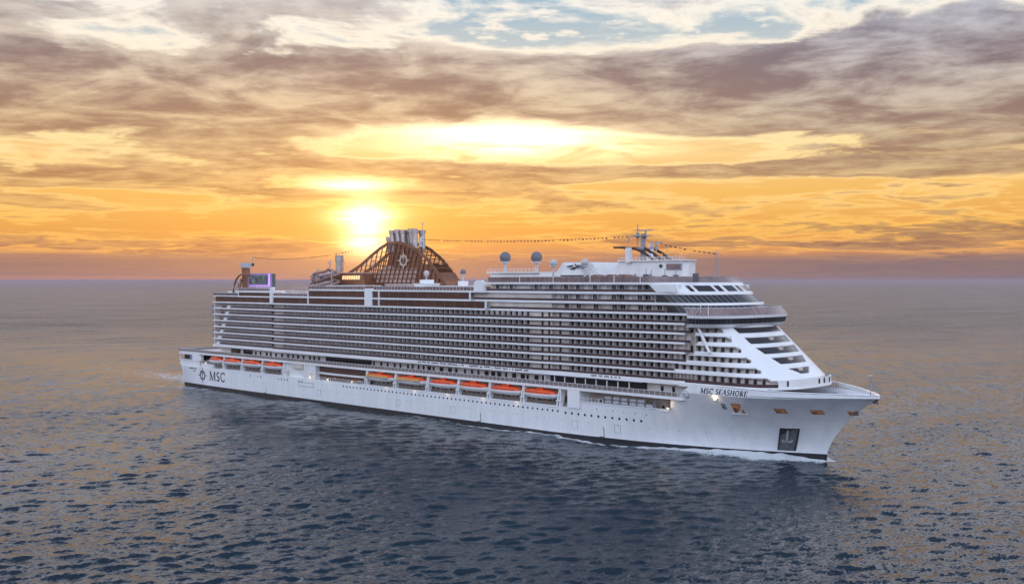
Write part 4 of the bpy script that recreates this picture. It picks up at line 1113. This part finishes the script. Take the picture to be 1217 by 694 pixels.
for x, z_, L_ in ((260.9,64.7,3.8),(265,60.8,4.2)):
    p = PB(); p.tube([(x,-2,z_-2.6),(x,-2,z_)], .28, GREYM, 8); p.add([(x-.2-L_/2*.8,-2-L_/2*.6,z_),(x-.2+L_/2*.8,-2+L_/2*.6,z_),(x+.2+L_/2*.8,-2+L_/2*.6,z_),(x+.2-L_/2*.8,-2-L_/2*.6,z_),
        (x-.2-L_/2*.8,-2-L_/2*.6,z_+.3),(x-.2+L_/2*.8,-2+L_/2*.6,z_+.3),(x+.2+L_/2*.8,-2+L_/2*.6,z_+.3),(x+.2-L_/2*.8,-2-L_/2*.6,z_+.3)], [(3,2,1,0),(4,5,6,7),(0,1,5,4),(1,2,6,5),(2,3,7,6),(3,0,4,7)], GREYM); p.build('radar_scanner', mo)
p = PB(); p.lathe(263,-2,[(.05,58.9),(.6,59.2),(.75,59.9),(.6,60.5),(.05,60.8)],RADW,12); p.build('small_dome', mo)
for x, z_ in ((256.0,61.8),(256.2,60.6),(266.6,59.6)):
    p = PB(); p.box(x-.15,x+.15,-2.6,-2.3,z_,z_+.35,mat('signal_lamp_red',(.6,.02,.02),.4,emit=(1,.05,.03),estr=1.0)); p.build('signal_lamp', mo)
fm = PB(); fm.tube([(284.5,2,50),(284.5,2,58.2)], .16, GREYM, 6, r2=.08); fm.tube([(284.5,.6,57.2),(284.5,3.4,57.2)], .07, GREYM, 5)
for dx in (-1.0, 1.0): fm.tube([(284.5+dx,2,50),(284.5+dx*.8,2,56)], .05, GREYM, 4)
fm.build('foremast')
for x, h in ((270,1.4),(272,.9),(277,1.1),(288.0,1.6),(281,1.2)):
    p = PB(); p.box(x,x+1.2,-15,-13.8,48.6,48.6+h+1,GREYD); p.tube([(x+.5,-14.4,49),(x+.7,-14.4,52+h*.5)],.12,GREYM,5); p.build('deck_gear')
# ------------------------------------------------------------------ stern: screen, tower, slide arch
p = PB(); p.box(44.4,62.8,-12.4,-11.6,46.4,52.4,mat('screen_frame_lilac',(.34,.22,.42),.4,emit=(.55,.25,.9),estr=.10))
p.box(44.6,62.6,-11.6,-9.5,46.2,52.2,GREYD); p.box(44.4,62.8,-12,-9.8,44.6,46.4,BEIGE); so_ = p.build('outdoor_screen')
SCM = bpy.data.materials.new('led_picture'); SCM.use_nodes = True; t = NT(SCM.node_tree); bb_ = t.n['Principled BSDF']
gp = t.new('ShaderNodeTexCoord').outputs['Object']; n_ = t.noise(gp, .45, 4, .6)
cc = t.ramp(n_, [(.3,(.02,.02,.03)),(.5,(.06,.09,.11)),(.7,(.17,.22,.24))]); t.put(bb_.inputs['Emission Color'], cc); bb_.inputs['Emission Strength'].default_value = .9; bb_.inputs['Base Color'].default_value = (.02,.02,.02,1)
q_ = PB(); q_.box(45.6,61.0,-12.5,-12.38,47.6,51.6,SCM); q_.build('led_panel', so_)
q_ = PB(); q_.box(61.6,62.6,-12.55,-12.38,46.6,52.2,mat('lilac_light',(.6,.3,.9),.4,emit=(.8,.55,1),estr=.5)); q_.build('light_strip', so_)
q_ = PB()
for i in range(9): q_.box(46.4+i*1.7,47.3+i*1.7,-12.5,-12.38,46.6,47.1,mat('lilac_light',(.6,.3,.9)))
q_.build('light_strip', so_)
p = PB(); p.prism(rect(37.2,41.2,-10.5,-8.6), 44.6, rect(36.2,40.2,-10.5,-8.6), 55.0, BROWN); p.prism(rect(35.8,40.8,-10.8,-8.2), 55.0, rect(35.8,40.8,-10.8,-8.2), 57.2, RADW); tw = p.build('aft_tower')
p = PB(); p.tube([(41.5,-8,55.5),(41.5,-8,60)], .14, GREYM, 6); p.box(41.2,42.3,-8.3,-7.7,55.8,57,BLACK); p.build('tower_aerial', tw)
for y in (-16.5, -13.5):
    p = PB(); P_ = [(39.1,y,42.6),(39.4,y,45.0),(40.4,y,47.5),(41.8,y,49.6),(43.6,y,51.0),(45.4,y,51.8),(48.2,y,52.0)]; p.tube(P_, .42, BROWN, 8); p.build('slide_arch')
for x, h in ((41.2,48),(43.0,50.0),(44.8,51.2),(46.6,51.6),(48.4,51.8)):
    p = PB(); p.tube([(x,-15,42.6),(x+.1,-15,h)], .26, BROWN, 8); p.build('slide_post')
p = PB(); p.box(34,48,-16,16,42.5,44.2,WHITE); p.box(33.6,47,-16.3,16.3,44.2,44.5,WHITE); p.build('aft_terrace_house')

# ------------------------------------------------------------------ strings of flags (they hang from the masts: things of their own)
def flags(a_, b_, sag, n, label):
    a_ = Vector(a_); b_ = Vector(b_); r = empty('flag_string', a_)
    P = [a_.lerp(b_, i/n)-Vector((0,0,sag*4*(i/n)*(1-i/n))) for i in range(n+1)]
    m = MB(); m.tube([tuple(p_-a_) for p_ in P], .025, CORD, 4); m.build('cord', r)
    dr = (b_-a_).normalized()
    for i in range(n):
        if i % 7 == 6 and random.random() < .5: continue
        c_ = (P[i]+P[i+1])/2-a_; w_ = random.uniform(.22,.46); h_ = random.uniform(.25,.5); m = MB()
        q0 = c_-dr*w_; q1 = c_+dr*w_; o_ = Vector((.0,.12,0))
        m.add([q0,q1,q1-Vector((0,0,h_))+o_,q0-Vector((0,0,h_))+o_, q0+Vector((0,.04,0)),q1+Vector((0,.04,0)),q1-Vector((0,0,h_))+o_*1.4,q0-Vector((0,0,h_))+o_*1.4],
              [(0,3,2,1),(4,5,6,7),(0,1,5,4),(2,3,7,6),(0,4,7,3),(1,2,6,5)], FLAG); m.build('flag', r)
    tag(r, label, 'flag string', 'strings of signal flags over the ship')
flags((42,-8,59.8),(133,0,66.0), 3.4, 46, 'string of small dark flags rising from the stern tower to the funnel')
flags((150.8,0,65.2),(257.5,-2,63.4), 1.2, 62, 'long level string of small flags from the funnel to the forward mast')
flags((266,-2,60.8),(284.5,2,57.3), .3, 12, 'short string of small flags sloping down from the mast to the foremast')

# ------------------------------------------------------------------ sea
def build_sea():
    dr = [112.0]
    while dr[-1] < 4500: dr.append(dr[-1]*1.003)
    while dr[-1] < 9000: dr.append(dr[-1]*1.008)
    while dr[-1] < 120000: dr.append(dr[-1]*1.06)
    rr = np.array([2.0, 30, 60, 85, 100]+dr)
    th = np.radians(np.concatenate([np.linspace(-180,-34,24)[:-1], np.linspace(-33,33,880), np.linspace(34,180,24)[1:]]))
    RR, TH = np.meshgrid(rr, th, indexing='ij')
    ang = TH                                                   # bearing from the ship's direction
    lx = RR*np.sin(ang); dx = RR*np.cos(ang)
    X = CX+S2*lx-S2*dx; Y = CY+S2*lx+S2*dx
    H = np.zeros_like(X); DX = np.zeros_like(X); DY = np.zeros_like(X)
    cell = RR*.0030
    wind = math.radians(152)
    for i in range(120):
        lam = .9*(8.5/.9)**rng.random()**1.05; kk = 2*math.pi/lam; di = wind+rng.normal()*.42
        amp = .0098*lam**.62*rng.uniform(.5,1.2); kx, ky = kk*math.cos(di), kk*math.sin(di); ph = rng.uniform(0, 6.28)
        fade = np.clip((lam/cell-1.8)/2, 0, 1)
        arg = kx*X+ky*Y+ph; H += amp*np.sin(arg)*fade; c_ = np.cos(arg)*fade*amp*.7
        DX += c_*math.cos(di); DY += c_*math.sin(di)
    for i in range(26):                                       # longer swell under the chop
        lam = 16*(75/16)**rng.random(); kk = 2*math.pi/lam; di = wind+.5+rng.normal()*.35
        amp = .0017*lam*rng.uniform(.5,1.2); kx, ky = kk*math.cos(di), kk*math.sin(di)
        H += amp*np.sin(kx*X+ky*Y+rng.uniform(0,6.28))*np.clip((lam/(cell*2.6)-1.8)/2, 0, 1)
    # hull wake: bow wave shoulder and a broken strip along the plating
    hw = np.array([half(min(max(x,0),321.9), 0.5) for x in np.linspace(-5,322,500)])
    hb_ = np.interp(X, np.linspace(-5,322,500), hw, left=0, right=0)
    dist = np.abs(Y)-hb_
    inx = (X > -4) & (X < 323)
    s_ = np.clip((X-150)/170, 0, 1)
    width = 2.4+4.8*np.exp(-((X-300)/20)**2)+1.6*s_
    foam = np.where(inx & (dist > -3), np.exp(-(np.clip(dist,0,99)/width)**2), 0)*np.clip((X-60)/160,0.15,1)*(.78+.4*np.exp(-((X-298)/26)**2))
    # bow crest peeling off
    crest = np.exp(-((dist-(1.2+(322-X)*.16))/1.1)**2)*np.clip((X-285)/12,0,1)*(X<322)
    foam = np.maximum(foam, crest*.95)
    H += np.where(inx, np.exp(-((X-306)/14)**2)*np.exp(-(np.clip(dist,0,99)/2.4)**2)*.9, 0)+crest*.35
    # astern: flattened, slightly churned track
    tr = np.where(X < 2, np.exp(-(Y/(17+np.clip(-X,0,400)*.09))**2)*np.exp(np.clip(X,-900,0)/420), 0)
    foam = np.maximum(foam, tr*.80*np.exp(np.clip(X,-900,0)/200))
    edge_ = np.where(X < 30, np.exp(-((np.abs(Y)-(21+np.clip(30-X,0,500)*.30))/(3.5+np.clip(30-X,0,500)*.05))**2)*np.exp(np.clip(X-30,-900,0)/110), 0)
    foam = np.maximum(foam, edge_*.62)
    calm = 1-.6*tr; H *= calm
    V = np.stack([X+DX, Y+DY, H], -1).reshape(-1,3)
    nr, nt = X.shape; idx = np.arange(nr*nt).reshape(nr,nt)
    F = np.stack([idx[:-1,:-1], idx[:-1,1:], idx[1:,1:], idx[1:,:-1]], -1).reshape(-1,4)[:, ::-1]
    me = bpy.data.meshes.new('sea'); me.vertices.add(len(V)); me.vertices.foreach_set('co', V.astype(np.float32).ravel())
    me.loops.add(F.size); me.loops.foreach_set('vertex_index', F.astype(np.int32).ravel())
    me.polygons.add(len(F)); me.polygons.foreach_set('loop_start', np.arange(0, F.size, 4, dtype=np.int32)); me.polygons.foreach_set('loop_total', np.full(len(F), 4, dtype=np.int32))
    me.polygons.foreach_set('use_smooth', np.ones(len(F), bool)); me.update(calc_edges=True)
    at = me.attributes.new('foam', 'FLOAT', 'POINT'); at.data.foreach_set('value', foam.astype(np.float32).ravel())
    at = me.attributes.new('calm', 'FLOAT', 'POINT'); at.data.foreach_set('value', tr.astype(np.float32).ravel())
    if me.polygons[0].normal.z < 0: me.flip_normals()
    o = bpy.data.objects.new('sea', me); COL.objects.link(o); o['kind'] = 'structure'
    m = bpy.data.materials.new('sea_water'); m.use_nodes = True; t = NT(m.node_tree); b = t.n['Principled BSDF']
    pos = t.new('ShaderNodeTexCoord').outputs['Object']
    af = t.new('ShaderNodeAttribute', attribute_name='foam').outputs['Fac']; ac = t.new('ShaderNodeAttribute', attribute_name='calm').outputs['Fac']
    mp = t.new('ShaderNodeMapping'); t.l.new(pos, mp.inputs[0]); mp.inputs['Rotation'].default_value = (0,0,-wind); mp.inputs['Scale'].default_value = (1,.42,1)
    gust = t.noise(mp.outputs[0], .009, 6, .62, .5)
    dv = t.new('ShaderNodeVectorMath', operation='DISTANCE'); t.l.new(pos, dv.inputs[0]); dv.inputs[1].default_value = (200, 0, 0)
    dfar = t.smooth(dv.outputs['Value'], 120, 1000)
    def slope(scale, det, amp):                              # small waves as a field of surface slopes
        n = t.new('ShaderNodeTexNoise'); t.l.new(mp.outputs[0], n.inputs['Vector']); n.inputs['Scale'].default_value = scale
        n.inputs['Detail'].default_value = det; n.inputs['Roughness'].default_value = .62; n.inputs['Distortion'].default_value = .3
        v = t.new('ShaderNodeVectorMath', operation='SUBTRACT'); t.l.new(n.outputs['Color'], v.inputs[0]); v.inputs[1].default_value = (.5,.5,.5)
        u = t.new('ShaderNodeVectorMath', operation='MULTIPLY'); t.l.new(v.outputs[0], u.inputs[0]); u.inputs[1].default_value = (amp, amp, 0)
        return u.outputs[0]
    def vadd(a_, b_):
        v = t.new('ShaderNodeVectorMath', operation='ADD'); t.l.new(a_, v.inputs[0]); t.l.new(b_, v.inputs[1]); return v.outputs[0]
    sl1 = vadd(slope(.75, 5, .90), slope(2.8, 3, .90))
    sc_ = t.new('ShaderNodeVectorMath', operation='SCALE'); t.l.new(sl1, sc_.inputs[0])
    t.put(sc_.inputs['Scale'], t.mul(t.mul(t.add(.42, t.mul(t.smooth(gust,.3,.7), .80)), t.add(1.0, t.mul(dfar, 1.8))), t.sub(1.0, t.mul(ac, .5))))
    geo = t.new('ShaderNodeNewGeometry').outputs['Normal']
    nz = t.new('ShaderNodeVectorMath', operation='NORMALIZE'); t.l.new(vadd(geo, sc_.outputs[0]), nz.inputs[0]); t.l.new(nz.outputs[0], b.inputs['Normal'])
    fn_ = t.noise(pos, 1.7, 7, .78); fn2 = t.noise(pos, .22, 4, .6)
    fm_ = t.smooth(t.sub(t.add(t.mul(fn_, .75), t.mul(fn2, .45)), t.sub(.87, t.mul(af, .46))), -.07, .09)
    t.put(b.inputs['Base Color'], t.mix(fm_, t.mix(t.mul(af, .6), (.006,.017,.029), (.03,.085,.11)), (.62,.66,.70)))
    t.put(b.inputs['Roughness'], t.add(t.add(.17, t.mul(dfar, .12)), t.mul(fm_, .5))); b.inputs['IOR'].default_value = 1.333
    me.materials.append(m)
build_sea()

# ------------------------------------------------------------------ haze: thin sea air, one closed box round everything below mast height
hzb = MB(); hzb.box(-130000, 130000, -130000, 130000, -5, 78, WHITE); ho = hzb.build('haze'); ho['kind'] = 'stuff'
hm = bpy.data.materials.new('sea_air'); hm.use_nodes = True; ht = hm.node_tree; ht.nodes.clear()
hv = ht.nodes.new('ShaderNodeVolumePrincipled'); hv.inputs['Color'].default_value = (.42, .42, .54, 1); hv.inputs['Density'].default_value = .00006
hoq = ht.nodes.new('ShaderNodeOutputMaterial'); ht.links.new(hv.outputs[0], hoq.inputs['Volume'])
ho.data.materials.clear(); ho.data.materials.append(hm)
